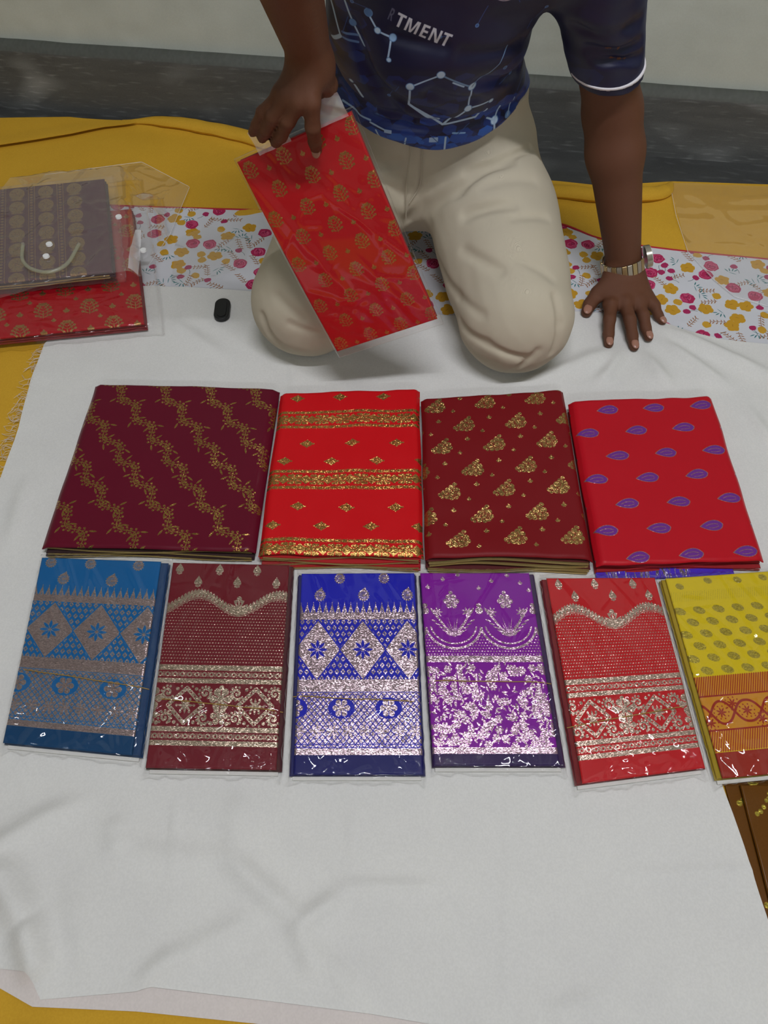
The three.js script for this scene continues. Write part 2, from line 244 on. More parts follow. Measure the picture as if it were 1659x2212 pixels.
const yellow = thing('floor_sheet', 'mustard yellow cotton sheet spread over the dark floor under everything', 'sheet');
const YELLOW_POLY = [[-1.3, -1.655], [-0.828, -1.614], [-0.679, -1.617], [-0.474, -1.584], [-0.261, -1.524], [0, -1.46], [0.2, -1.41], [0.347, -1.388], [0.433, -1.373], [0.574, -1.388], [0.764, -1.377], [1.3, -1.32], [1.3, 0.5], [-1.3, 0.5]];
part('cloth', sheet(YELLOW_POLY, yellowY, 0.0085), M.yellow, yellow);
part('folded_edge', sheet([[-1.3, -1.64], [-0.828, -1.605], [-0.679, -1.608], [-0.56, -1.594], [-0.525, -1.58], [-0.59, -1.567], [-0.653, -1.541], [-0.72, -1.52], [-0.797, -1.499], [-1.0, -1.47], [-1.3, -1.45]], (x, z) => yellowY(x, z) + 0.0045 + 0.004 * smooth(0.05, 0, Math.abs(z + 1.499 - (x + 0.797) * -0.3)) + 0.001 * N3(x * 12, z * 12, 4), 0.006), M.yellow, yellow);

// rolled folds of the sheet towards the wall
function rolledFold(pts, r) { const path = new THREE.CatmullRomCurve3(pts.map(([x, z, k]) => new THREE.Vector3(x, 0, z))), n = 60, m = 14, P = [], UV = [], I = []; for (let i = 0; i <= n; i++) { const u = i / n, p = path.getPoint(u), t = path.getTangent(u), f = u * (pts.length - 1), a = Math.floor(Math.min(f, pts.length - 1.001)), k = mix(pts[a][2], pts[a + 1][2], f - a) * r, y0 = yellowY(p.x, p.z); for (let j = 0; j <= m; j++) { const q = j / m * Math.PI * 2, w = 1 + 0.12 * N3(u * 9, Math.cos(q), Math.sin(q)), c = Math.cos(q) * k * 1.25 * w, s = Math.max(-0.4, Math.sin(q)) * k * 0.8 * w; P.push(p.x - t.z * c, y0 + k * 0.3 + s, p.z + t.x * c); UV.push(u * 0.5, j / m * 0.06); } } for (let i = 0; i < n; i++) for (let j = 0; j < m; j++) { const a = i * (m + 1) + j; I.push(a, a + 1, a + m + 1, a + 1, a + m + 2, a + m + 1); } return geom(P, I, UV); }
part('rolled_fold', rolledFold([[-0.56, -1.598, 0.25], [-0.47, -1.583, 0.8], [-0.393, -1.566, 1], [-0.32, -1.54, 1], [-0.25, -1.51, 1], [-0.16, -1.478, 0.8], [-0.06, -1.452, 0.3]], 0.014), M.yellow, yellow);
part('rolled_fold', rolledFold([[0.22, -1.36, 0.3], [0.3, -1.345, 0.9], [0.37, -1.335, 1.05], [0.44, -1.328, 1.1], [0.51, -1.332, 1.15], [0.55, -1.35, 1], [0.572, -1.38, 0.3]], 0.0135), M.yellow, yellow);

// printed flowers, 0.35 m repeat
function floralTexture() {
  const S = 1024, c = document.createElement('canvas'); c.width = c.height = S; const g = c.getContext('2d'), R = rng(5), k = S / 350;
  g.fillStyle = '#dcdde2'; g.fillRect(0, 0, S, S);
  const blob = (n, r, j) => { g.beginPath(); for (let i = 0; i <= n; i++) { const a = i / n * 6.283, q = r * (1 + (R() - 0.5) * j); g[i ? 'lineTo' : 'moveTo'](Math.cos(a) * q, Math.sin(a) * q); } g.closePath(); g.fill(); };
  const leaf = (x, y, a, l, w) => { g.save(); g.translate(x, y); g.rotate(a); g.beginPath(); g.moveTo(0, 0); g.quadraticCurveTo(l / 2, -w, l, 0); g.quadraticCurveTo(l / 2, w, 0, 0); g.fill(); g.restore(); };
  const kinds = {
    rose: () => { g.fillStyle = '#b91f57'; blob(14, 13, 0.22); g.strokeStyle = '#e06a92'; g.lineWidth = 1; for (let i = 0; i < 4; i++) { g.beginPath(); g.arc((R() - 0.5) * 4, (R() - 0.5) * 4, 2.5 + i * 2.4, R() * 6, R() * 6 + 3.4); g.stroke(); } g.fillStyle = '#8d1145'; for (let i = 0; i < 3; i++) leaf(0, 0, R() * 6, 9, 2); },
    bud: () => { g.fillStyle = '#b0225c'; blob(9, 6.5, 0.4); g.strokeStyle = '#5f6f78'; g.lineWidth = 0.9; g.beginPath(); g.moveTo(0, 5); g.quadraticCurveTo(3, 12, -1, 19); g.stroke(); },
    gold: () => { g.fillStyle = '#d09c22'; for (let i = 0; i < 5; i++) { const a = i * 1.256 + R() * 0.3; g.save(); g.translate(Math.cos(a) * 7.5, Math.sin(a) * 6.5); blob(9, 6.6, 0.25); g.restore(); } blob(8, 6, 0.2); g.fillStyle = '#a9751a'; leaf(-3, 0, 0.4, 8, 1); },
    drop: () => { g.fillStyle = '#d3a12c'; blob(10, 8, 0.3); },
    sprig: () => { g.fillStyle = '#9a5a26'; g.strokeStyle = '#8d5a30'; g.lineWidth = 0.9; g.beginPath(); g.moveTo(-12, 8); g.quadraticCurveTo(0, 3, 12, -8); g.stroke(); for (let i = -2; i < 3; i++) { leaf(i * 5, -i * 3.4, -1.7 + R() * 0.4, 7, 1.8); leaf(i * 5, -i * 3.4, 0.6 + R() * 0.4, 6, 1.5); } },
    teal: () => { g.fillStyle = '#1f6f73'; for (let i = 0; i < 4; i++) leaf(-6 + i * 3, 2 - i, -2.4 + i * 0.55, 10, 1.9); leaf(-6, 3, 0.2, 15, 1.1); },
  };
  const pick = ['rose', 'gold', 'sprig', 'bud', 'teal', 'sprig', 'drop', 'bud', 'gold', 'sprig', 'teal', 'drop', 'rose', 'sprig'], put = [];
  let i = 0, tries = 0;
  while (put.length < 175 && tries++ < 16000) {
    const kind = pick[i % pick.length], rad = { rose: 16, gold: 15, sprig: 11, bud: 9, teal: 9, drop: 8 }[kind], x = R() * 350, y = R() * 350;
    if (put.some(([a, b, r]) => { const dx = Math.min(Math.abs(a - x), 350 - Math.abs(a - x)), dy = Math.min(Math.abs(b - y), 350 - Math.abs(b - y)); return Math.hypot(dx, dy) < (r + rad) * 0.74; })) continue;
    put.push([x, y, rad]); i++;
    const ang = R() * 6.28, s0 = Math.floor(R() * 1e6);
    for (const ox of [-350, 0, 350]) for (const oy of [-350, 0, 350]) { if (x + ox < -30 || x + ox > 380 || y + oy < -30 || y + oy > 380) continue; g.save(); g.scale(k, k); g.translate(x + ox, y + oy); g.rotate(ang); kinds[kind](); g.restore(); }
  }
  const t = new THREE.CanvasTexture(c); t.colorSpace = THREE.SRGBColorSpace; t.wrapS = t.wrapT = THREE.RepeatWrapping; t.magFilter = THREE.LinearFilter; t.repeat.set(1 / 0.35, 1 / 0.35); return t;
}
M.floral = std({ map: floralTexture(), bumpMap: tile(weave, 90), bumpScale: 0.0003, roughness: 0.9 });
const floral = thing('floral_cloth', 'white cotton cloth printed with magenta roses, yellow flowers and leaves, red hemmed', 'cloth');
const FLORAL_TOP = [[-0.75, -1.325], [-0.52, -1.306], [-0.241, -1.292], [-0.05, -1.285], [0.15, -1.27], [0.33, -1.25], [0.399, -1.209], [0.489, -1.183], [0.702, -1.148], [1.1, -1.1]];
part('cloth', sheet([...FLORAL_TOP, [1.1, -0.85], [0.5, -0.9], [0, -0.97], [-0.4, -1.03], [-0.75, -1.06]], floralY, 0.006), M.floral, floral);
part('hem', tube(FLORAL_TOP.map(([x, z]) => [x, floralY(x, z) - 0.0002, z - 0.001]), 0.0021, 200, 6), M.redHem, floral, 'thin red hem');

const white = thing('display_cloth', 'large cream white cotton cloth laid flat under the folded sarees', 'cloth');
const WHITE_LEFT = [[-0.566, -0.02], [-0.563, -0.3], [-0.565, -0.645], [-0.562, -0.754], [-0.568, -0.85], [-0.566, -0.933]];
const WHITE_POLY = [...WHITE_LEFT, [-0.5, -1.07], [-0.411, -1.076], [-0.22, -1.058], [0, -1.03], [0.104, -0.999], [0.321, -1.009], [0.4, -1.006], [0.454, -0.997], [0.503, -0.964], [0.569, -0.942], [0.643, -0.931], [0.95, -0.9], [0.95, -0.45], [0.46, -0.43], [0.392, -0.4], [0.39, -0.3], [0.393, -0.22], [0.401, -0.155], [0.409, -0.072], [0.42, 0.12], [0.098, 0.018], [-0.014, 0.002], [-0.108, -0.008], [-0.238, -0.021], [-0.252, -0.017], [-0.347, -0.01], [-0.363, -0.034], [-0.429, -0.04]];
part('cloth', sheet(WHITE_POLY, whiteY, 0.0048), M.white, white);
part('under_hem', sheet([[-0.56, -0.16], [-0.56, -0.028], [-0.395, -0.021], [-0.355, -0.004], [-0.249, 0], [-0.107, 0.012], [0, 0.026], [0.12, 0.045], [0.2, 0.03], [0.1, -0.1], [-0.2, -0.16]], (x, z) => 0.0062 + roll(x, z) + 1.7 * WHITE_FOLDS(x, z), 0.005), M.hem, white, 'pinkish hem of the lower layer');
{ // frayed threads along the left edge
  const R = rng(31), parts = [];
  for (let i = 0; i < 150; i++) { const z = -0.93 + R() * 0.42, x = -0.566, l = 0.006 + R() * 0.016, y = whiteY(x, z); parts.push(tube([[x + 0.002, y, z], [x - l * 0.5, y - 0.001 + R() * 0.002, z + (R() - 0.5) * 0.012], [x - l, y - 0.002, z + (R() - 0.5) * 0.022]], 0.00028, 5, 4)); }
  part('frayed_edge', mergeGeometries(parts), M.hem, white, 'frayed pinkish threads').userData.kind = 'stuff';
}
// ---------- woven silk: base colour, zari (red channel of the drawing), second and third colours (green, blue) ----------
let fabricSeed = 100;
function fabric(wmm, lmm, px, base, zari, draw, o = {}) {
  const W = Math.round(wmm * px), H = Math.round(lmm * px), c = document.createElement('canvas'); c.width = W; c.height = H; const g = c.getContext('2d', { willReadFrequently: true });
  g.fillStyle = '#000'; g.fillRect(0, 0, W, H); g.scale(W / wmm, H / lmm); g.lineCap = 'round'; g.lineJoin = 'round'; draw(g, rng(fabricSeed++), wmm, lmm);
  const d = g.getImageData(0, 0, W, H).data, A = new Uint8Array(W * H * 4), B = new Uint8Array(W * H * 4), C = new Uint8Array(W * H * 4), R = rng(fabricSeed * 7);
  const sr = (h) => { const q = new THREE.Color(h).getRGB({}, THREE.SRGBColorSpace); return [q.r * 255, q.g * 255, q.b * 255]; }, b = sr(base), z = sr(zari), a1 = sr(o.alt ?? base), a2 = sr(o.alt2 ?? base);
  const rough = o.rough ?? 0.45, gl = o.glitter ?? 0.32;
  for (let y = 0; y < H; y++) { let nx = 0, ny = 0, tone = 1, run = 0; for (let x = 0; x < W; x++) {
    const i = (y * W + x) * 4, r = d[i] / 255, q1 = d[i + 1] / 255, q2 = d[i + 2] / 255, k = Math.max(0, 1 - r - q1 - q2), thread = ((x + (y & 1) * 2) & 3) === 0 ? 0.8 : 1, n = 1 + (R() - 0.5) * 0.07;
    if (run-- <= 0) { run = 1 + R() * 4; nx = (R() - 0.5) * 0.7; ny = (R() + R() - 1) * 1.3; tone = 0.8 + R() * 0.4; }
    const zt = tone * (r > 0.4 ? thread : 1);
    for (let m = 0; m < 3; m++) A[i + m] = Math.min(255, (b[m] * k * n + z[m] * r * zt + a1[m] * q1 * n + a2[m] * q2 * n));
    A[i + 3] = B[i + 3] = C[i + 3] = 255;
    B[i + 1] = 255 * mix(rough, o.zrough ?? 0.29, r); B[i + 2] = 255 * r * (o.metal ?? 0.88);
    C[i] = 127.5 + 127 * (nx * gl * r + (R() - 0.5) * 0.05); C[i + 1] = 127.5 + 127 * (ny * gl * r + (R() - 0.5) * 0.05); C[i + 2] = 255 * Math.sqrt(1 - Math.min(0.9, (nx * nx + ny * ny) * gl * gl * r * r * 0.5));
  } }
  const tex = (data, srgb) => { const t = new THREE.DataTexture(data, W, H); t.flipY = true; t.magFilter = t.minFilter = THREE.LinearFilter; if (srgb) t.colorSpace = THREE.SRGBColorSpace; t.needsUpdate = true; return t; };
  const orm = tex(B);
  return phys({ map: tex(A, true), roughnessMap: orm, metalnessMap: orm, metalness: 1, roughness: 1, normalMap: tex(C), sheen: o.sheen ?? 0.08, sheenColor: lin(base), sheenRoughness: 0.4, specularIntensity: 0.35 });
}
const RED = '#f00', GREEN = '#0f0', BLUE = '#00f', INK = '#000';
// motifs, all in millimetres
const dot = (g, x, y, r) => { g.beginPath(); g.arc(x, y, r, 0, 6.2832); g.fill(); };
const oval = (g, x, y, a, b, t = 0) => { g.beginPath(); g.ellipse(x, y, a, b, t, 0, 6.2832); g.fill(); };
const petal = (g, x, y, a, l, w) => { g.save(); g.translate(x, y); g.rotate(a); g.beginPath(); g.moveTo(0, 0); g.quadraticCurveTo(l * 0.5, -w, l, 0); g.quadraticCurveTo(l * 0.5, w, 0, 0); g.fill(); g.restore(); };
const poly = (g, pts) => { g.beginPath(); pts.forEach(([x, y], i) => g[i ? 'lineTo' : 'moveTo'](x, y)); g.closePath(); g.fill(); };
const rhomb = (g, x, y, a, b) => poly(g, [[x - a, y], [x, y - b], [x + a, y], [x, y + b]]);
const nick = (g, R, x, y, r, n) => { const f = g.fillStyle; g.fillStyle = INK; for (let i = 0; i < n; i++) { const a = R() * 6.28, q = R() * r; petal(g, x + Math.cos(a) * q, y + Math.sin(a) * q, R() * 6.28, r * 0.45, r * 0.06); } g.fillStyle = f; };
function spade(g, x, y, s) { g.beginPath(); g.moveTo(x, y - s); g.bezierCurveTo(x + s * 0.2, y - s * 0.5, x + s * 0.75, y - s * 0.1, x + s * 0.62, y + s * 0.4); g.quadraticCurveTo(x + s * 0.3, y + s * 0.75, x, y + s * 0.55); g.quadraticCurveTo(x - s * 0.3, y + s * 0.75, x - s * 0.62, y + s * 0.4); g.bezierCurveTo(x - s * 0.75, y - s * 0.1, x - s * 0.2, y - s * 0.5, x, y - s); g.fill(); dot(g, x, y + s * 0.85, s * 0.2); dot(g, x - s * 0.3, y + s * 0.78, s * 0.14); dot(g, x + s * 0.3, y + s * 0.78, s * 0.14); }
function paisley(g, R, x, y, s) { oval(g, x, y + s * 0.15, s * 0.72, s * 0.78); g.beginPath(); g.moveTo(x - s * 0.7, y + s * 0.05); g.bezierCurveTo(x - s * 0.6, y - s * 0.8, x + s * 0.1, y - s * 0.75, x + s * 0.2, y - s * 1.2); g.bezierCurveTo(x + s * 0.5, y - s * 0.7, x + s * 0.3, y - s * 0.3, x + s * 0.5, y - s * 0.2); g.fill(); g.strokeStyle = INK; g.lineWidth = s * 0.07; for (const q of [0.5, 0.3]) { g.beginPath(); g.arc(x, y + s * 0.15, s * q, 0.4, 5.4); g.stroke(); } for (let i = 0; i < 14; i++) { const a = i * 0.449; dot(g, x + Math.cos(a) * s * 0.76, y + s * 0.15 + Math.sin(a) * s * 0.82, s * 0.11); } }
function buta(g, x, y, s) { for (let i = -1; i < 2; i++) { dot(g, x + i * s * 0.45, y + s * 0.1, s * 0.33); } dot(g, x, y - s * 0.35, s * 0.34); dot(g, x - s * 0.2, y + s * 0.5, s * 0.25); dot(g, x + s * 0.25, y + s * 0.5, s * 0.22); dot(g, x, y - s * 0.75, s * 0.15); }
function fish(g, R, x, y, s) { rhomb(g, x, y, s, s * 0.6); oval(g, x, y, s * 0.7, s * 0.56); oval(g, x - s * 0.5, y, s * 0.35, s * 0.36); for (const q of [-1, 1]) { dot(g, x + q * s * 0.95, y, s * 0.13); dot(g, x, y + q * s * 0.6, s * 0.14); } nick(g, R, x, y, s * 0.5, 6); }
function cluster(g, R, x, y, s) { const P = [[-0.9, 0.35, 0.28], [-0.5, 0.1, 0.36], [-0.15, -0.25, 0.36], [0.2, -0.6, 0.33], [0.45, -0.95, 0.24], [0.55, -0.3, 0.36], [0.2, 0.15, 0.4], [-0.3, 0.5, 0.34], [0.7, 0.15, 0.32], [0.5, 0.5, 0.3], [0.15, 0.62, 0.28], [-0.75, 0.62, 0.2]]; for (const [a, b, r] of P) oval(g, x + a * s, y + b * s, r * s, r * s * 0.85, R() * 3); g.strokeStyle = INK; g.lineWidth = s * 0.045; for (const [a, b, r] of P) { g.beginPath(); g.arc(x + a * s, y + b * s, r * s * 0.98, R() * 6, R() * 6 + 2.6); g.stroke(); } }
function treeMotif(g, R, x, y, s) { petal(g, x, y + s, -1.57, s * 1.3, s * 0.14); for (let k = 0; k < 5; k++) { const yy = y + s * (0.75 - k * 0.36), l = s * [0.75, 0.95, 0.9, 0.7, 0.45][k]; for (const q of [-1, 1]) { const a = -1.57 + q * (1.15 - k * 0.12); petal(g, x, yy, a, l, s * 0.15); dot(g, x + Math.cos(a) * l * 0.95, yy + Math.sin(a) * l * 0.95, s * 0.15); petal(g, x + Math.cos(a) * l * 0.5, yy + Math.sin(a) * l * 0.5, a - q * 0.9, l * 0.5, s * 0.11); } } dot(g, x, y - s, s * 0.16); }
function tear(g, x, y, s) { g.beginPath(); g.moveTo(x - s, y + s * 0.12); g.bezierCurveTo(x - s * 0.4, y - s * 0.5, x + s * 0.5, y - s * 0.85, x + s, y - s * 0.05); g.bezierCurveTo(x + s * 0.9, y + s * 0.75, x - s * 0.2, y + s * 0.65, x - s, y + s * 0.12); g.fill(); }
function swirl(g, x, y, r, dir, w) { g.lineWidth = w; g.beginPath(); for (let i = 0; i <= 40; i++) { const a = i / 40 * 8 * dir + 1, q = r * (1 - i / 46); g[i ? 'lineTo' : 'moveTo'](x + Math.cos(a) * q, y + Math.sin(a) * q); } g.stroke(); for (let i = 0; i < 9; i++) { const a = i / 9 * 5 * dir + 0.6; dot(g, x + Math.cos(a) * r * 1.15, y + Math.sin(a) * r * 1.15, w * 0.55); } }
function flower(g, x, y, r, n = 8) { for (let i = 0; i < n; i++) petal(g, x, y, i * 6.283 / n, r, r * 0.3); }
function bloom(g, x, y, r) { for (let i = 0; i < 6; i++) { const a = i * 1.047; oval(g, x + Math.cos(a) * r * 0.62, y + Math.sin(a) * r * 0.62, r * 0.42, r * 0.36, a); } dot(g, x, y, r * 0.4); g.strokeStyle = INK; g.lineWidth = r * 0.07; for (let i = 0; i < 6; i++) { const a = i * 1.047 + 0.52; g.beginPath(); g.moveTo(x + Math.cos(a) * r * 0.35, y + Math.sin(a) * r * 0.35); g.lineTo(x + Math.cos(a) * r * 0.95, y + Math.sin(a) * r * 0.95); g.stroke(); } }
const bar = (g, y0, y1, W) => g.fillRect(-5, y0, W + 10, y1 - y0);
function beadRow(g, y, h, W, ph = 0) { for (let x = ph - 6, i = 0; x < W + 6; x += 9.4, i++) { dot(g, x, y, h * 0.42); g.fillStyle = INK; dot(g, x, y, h * 0.16); g.fillStyle = RED; g.fillRect(x + 3.5, y - h * 0.4, 0.9, h * 0.8); g.fillRect(x + 5.2, y - h * 0.4, 0.9, h * 0.8); } }

// packet designs, 160 x 262 mm, back edge first
const diamondDesign = (ph, m1, m2) => (g, R, W) => {
  g.fillStyle = RED;
  for (const u of m1) paisley(g, R, u * W, 7, 9); for (const u of m2) paisley(g, R, u * W, 32, 9.5);
  for (let x = -3; x < W + 5; x += 8.6) { poly(g, [[x, 60], [x + 4.3, 45], [x + 8.6, 60]]); g.fillRect(x + 3.9, 43, 0.8, 4); }
  bar(g, 58, 68, W); g.fillStyle = INK; for (let x = 0; x < W; x += 8.6) petal(g, x + 1.3, 59.5, -1.57, 6, 0.7);
  g.fillStyle = RED;
  for (let y = 71; y < 148; y += 8.4) for (let x = -4 + ((y / 8.4 | 0) % 2) * 4; x < W + 4; x += 8) { rhomb(g, x, y, 3.2, 4); g.fillStyle = INK; rhomb(g, x, y, 1.1, 1.4); g.fillStyle = RED; }
  for (let i = -1; i < 4; i++) { const x = (ph + 0.38 * i) * W, y = 109; g.fillStyle = INK; rhomb(g, x, y, 32.5, 42); g.fillStyle = RED; rhomb(g, x, y, 30.4, 39.5); g.fillStyle = INK; flower(g, x, y, 13.5); g.fillStyle = RED; dot(g, x, y, 2.1); for (let k = 0; k < 8; k++) petal(g, x, y, k * 0.785 + 0.39, 6.5, 0.8); }
  bar(g, 148, 162, W); bar(g, 162, 240, W);
  g.strokeStyle = INK; g.lineWidth = 0.9; for (let x = -100; x < W + 100; x += 7.5) { g.beginPath(); g.moveTo(x, 166); g.lineTo(x + 60, 232); g.stroke(); g.beginPath(); g.moveTo(x + 60, 166); g.lineTo(x, 232); g.stroke(); }
  g.fillStyle = INK; for (let k = 0; k < 5; k++) { const x = (ph + 0.2 + 0.38 * k) * W - 60; oval(g, x, 184, 17, 13); g.fillStyle = RED; bloom(g, x, 184, 11); g.fillStyle = INK; } g.fillStyle = RED;
  for (let k = 0; k < 9; k++) bloom(g, k * 21 + 5, 212, 7);
  g.fillStyle = INK; for (const y of [164, 227, 231]) bar(g, y, y + 0.8, W); g.fillStyle = GREEN; bar(g, 240, 270, W);
};
const waveDesign = (v0, m1, m2) => (g, R, W) => {
  g.fillStyle = RED; for (const u of m1) spade(g, u * W, 9, 8.5); for (const u of m2) spade(g, u * W, 27, 8.5);
  const wy = (x) => 59 + 12 * Math.cos((x / W - v0) / 0.335 * Math.PI);
  for (let y = 50; y < 140; y += 4.1) for (let x = ((y / 4.1 | 0) % 2) * 1.9; x < W; x += 3.8) if (y > wy(x) + 4) oval(g, x, y, 1.15, 0.75, -0.3);
  for (let x = -8; x < W + 8; x += 0.5) g.fillRect(x, wy(x) - 5.5, 0.7, 10.5);
  for (let x = -6; x < W + 6; x += 4.2) { dot(g, x, wy(x) - 6.2, 2.1); dot(g, x, wy(x) - 8.4, 1); }
  g.fillStyle = INK; for (let x = -6; x < W + 6; x += 5.2) petal(g, x, wy(x) + 2.5, -1.1, 5, 0.8); g.fillRect(-5, 0, 0, 0);
  for (let x = -8; x < W + 8; x += 0.5) g.fillRect(x, wy(x) + 3.1, 0.6, 0.7);
  g.fillStyle = RED; for (let k = -1; k < 3; k++) { const x = (v0 + 0.67 * k) * W, y = 66; for (let i = 0; i < 5; i++) petal(g, x, y, -1.57 + (i - 2) * 0.5, 15, 2.6); dot(g, x, y - 15, 3.4); dot(g, x - 4, y - 11, 2.4); dot(g, x + 4, y - 11, 2.4); dot(g, x, y + 4, 5); dot(g, x - 7, y + 4, 3); dot(g, x + 7, y + 4, 3); }
  bar(g, 140, 147, W); beadRow(g, 152, 8, W); bar(g, 157, 163, W);
  for (let k = -1; k < 4; k++) {
    const x = (v0 - 0.35 + 0.55 * k) * W, y = 190; g.strokeStyle = RED; g.lineWidth = 5; g.beginPath(); g.moveTo(x - 22, y); g.lineTo(x, y - 21); g.lineTo(x + 22, y); g.lineTo(x, y + 21); g.closePath(); g.stroke();
    g.fillStyle = INK; for (let i = 0; i < 16; i++) { const s = i / 4, e = Math.floor(s), f = s - e, C = [[-22, 0], [0, -21], [22, 0], [0, 21], [-22, 0]]; dot(g, x + mix(C[e][0], C[e + 1][0], f), y + mix(C[e][1], C[e + 1][1], f), 1); } g.fillStyle = RED;
    flower(g, x, y, 10, 8); for (let i = 0; i < 6; i++) dot(g, x + Math.cos(i * 1.047) * 11, y + Math.sin(i * 1.047) * 9, 1.6);
    for (const [sx, sy] of [[-1, -1], [1, -1], [-1, 1], [1, 1]]) { swirl(g, x + sx * 24, y + sy * 15, 7, sx * sy, 3); dot(g, x + sx * 12, y + sy * 20, 2.2); dot(g, x + sx * 7, y + sy * 23, 1.5); }
    bloom(g, x + 44, y - 8, 14); bloom(g, x + 44, y + 12, 11); dot(g, x + 44, y - 22, 3); dot(g, x + 34, y + 21, 2.6); dot(g, x + 54, y + 21, 2.6);
  }
  bar(g, 215, 221, W); beadRow(g, 226, 8, W, 3); bar(g, 231, 237, W);
};
const bouquetDesign = (g, R, W) => {
  g.fillStyle = RED; for (const [u, y] of [[0.06, 22], [0.2, 10], [0.34, 3], [0.52, 24], [0.64, 13], [0.79, 4], [0.97, 27], [0.9, 16]]) buta(g, u * W, y, 4.4);
  for (let k = -1; k < 3; k++) {
    const x = (0.26 + 0.48 * k) * W, y = 88; g.strokeStyle = RED;
    for (const [r, lw] of [[40, 3.4], [33, 2.2]]) { g.lineWidth = lw; g.beginPath(); g.ellipse(x, y - 14, r, r * 0.95, 0, 0.25, 2.9); g.stroke(); }
    bloom(g, x, y - 44, 11); bloom(g, x, y - 44, 7); dot(g, x, y - 57, 3);
    for (const q of [-1, 1]) { for (let i = 0; i < 5; i++) { petal(g, x + q * (5 + i * 5), y + 4 - i * 7, -1.57 + q * 0.5, 13, 3.2); petal(g, x + q * (3 + i * 5), y + 6 - i * 5, -1.57 + q * 1.2, 9, 2.4); dot(g, x + q * (8 + i * 4.4), y + 2 - i * 8, 1.9); } flower(g, x + q * 21, y - 28, 8, 7); dot(g, x + q * 39, y - 30, 5); dot(g, x + q * 39, y - 38, 3.2); }
    for (let i = 0; i < 14; i++) petal(g, x, y + 8, -1.57 + (i - 6.5) * 0.16, 16 + (i % 3) * 7, 1.2);
  }
  const arch = (x) => { let m = 1e3; for (let k = -1; k < 3; k++) { const d = Math.abs(x - (0.26 + 0.48 * k) * W); if (d < 40) m = Math.min(m, -Math.sqrt(1600 - d * d) * 0.95); } return m === 1e3 ? 74 : 74 - m; };
  for (let y = 72; y < 122; y += 4) for (let x = ((y / 4 | 0) % 2) * 2; x < W; x += 4) if (y > arch(x) + 3) oval(g, x, y, 1.2, 0.9);
  bar(g, 122, 131, W);
  for (let i = 0; i < 170; i++) { const x = R() * W, y = 136 + R() * 42; i % 3 ? petal(g, x, y, R() * 6.28, 9, 2.6) : bloom(g, x, y, 5.5); }
  for (let i = 0; i < 300; i++) { const x = R() * W, y = 178 + R() * 62; if (i % 4) petal(g, x, y, R() * 6.28, 8, 2.8); else bloom(g, x, y, 5.5); }
  g.fillStyle = INK; for (let k = 0; k < 6; k++) petal(g, k * 28 + 12, 176, -1.57, 34, 2.4); g.fillStyle = RED; bar(g, 240, 248, W); g.fillStyle = GREEN; bar(g, 248, 270, W);
};
const yellowDesign = (g, R, W) => {
  g.fillStyle = RED; for (const [u, y] of [[0.36, 8], [0.62, 10], [0.1, 14], [0.85, 9]]) oval(g, u * W, y, 6, 4.5, 0.4);
  g.save(); g.globalAlpha = 0.45; for (let x = -10; x < W + 20; x += 3.1) { g.lineWidth = 0.9; g.strokeStyle = RED; g.beginPath(); g.moveTo(x, 22); g.lineTo(x - 5, 36); g.stroke(); } g.restore();
  for (let r = 0; r < 6; r++) for (let k = -1; k < 7; k++) { const x = k * 27 + (r % 2) * 13.5 + 6, y = 50 + r * 16.5; g.fillStyle = RED; oval(g, x, y, 8.4, 5.2, 0.35); nick(g, R, x, y, 6, 5); }
  g.fillStyle = GREEN; bar(g, 140, 232, W); g.strokeStyle = BLUE; g.lineWidth = 1.1;
  for (const [y0, y1] of [[140, 164], [208, 232]]) for (let x = -20; x < W + 20; x += 3) { g.beginPath(); g.moveTo(x, y1); g.lineTo(x + 9, y0); g.stroke(); }
  for (let k = -1; k < 4; k++) { const x = k * 66 + 22; g.lineWidth = 3; for (const s of [1, -1]) { g.beginPath(); g.moveTo(x - 33, 186 + s * 13); g.bezierCurveTo(x - 15, 186 + s * 15, x - 12, 186 - s * 14, x + 1, 186 - s * 14); g.bezierCurveTo(x + 16, 186 - s * 14, x + 18, 186 + s * 13, x + 33, 186 + s * 13); g.stroke(); } g.fillStyle = BLUE; for (const [dx, dy] of [[-17, 12], [0, 0], [17, -10], [33, 0]]) { flower(g, x + dx, 186 + dy, 7, 7); for (let i = 0; i < 10; i++) dot(g, x + dx + Math.cos(i * 0.628) * 9.5, 186 + dy + Math.sin(i * 0.628) * 8, 0.9); } }
  g.lineWidth = 0.8; bar(g, 0, 0, 0); g.fillStyle = BLUE; bar(g, 164, 166, W); bar(g, 206, 208, W); bar(g, 233, 270, W);
};
// flat folded sarees, 295 x 300 mm
const vineDesign = (g, R, W) => {
  g.fillStyle = RED; g.strokeStyle = RED;
  for (let k = -6; k < 5; k++) {
    const x0 = 33 + k * 71, f = (s) => { const w = Math.sin(s / 50 * 6.2832) * 8; return [x0 + s * 0.63 + w * 0.777, s * 0.777 - w * 0.63]; };
    g.lineWidth = 1.6; g.beginPath(); for (let s = -60; s < 470; s += 2) g.lineTo(...f(s)); g.stroke();
    for (let s = -60, i = 0; s < 470; s += 4.6, i++) { const [x, y] = f(s), [x2, y2] = f(s + 1), a = Math.atan2(y2 - y, x2 - x); for (const q of [-1, 1]) { const r = 3.4 + (i % 2) * 1.8; dot(g, x - Math.sin(a) * q * r, y + Math.cos(a) * q * r, 1.8); petal(g, x, y, a + q * 0.9, 5.4, 1.1); } if (i % 6 === 2) for (const q of [-1, 1]) petal(g, x - Math.sin(a) * q * 6, y + Math.cos(a) * q * 6, a + q * 1.0, 12, 3); }
  }
};
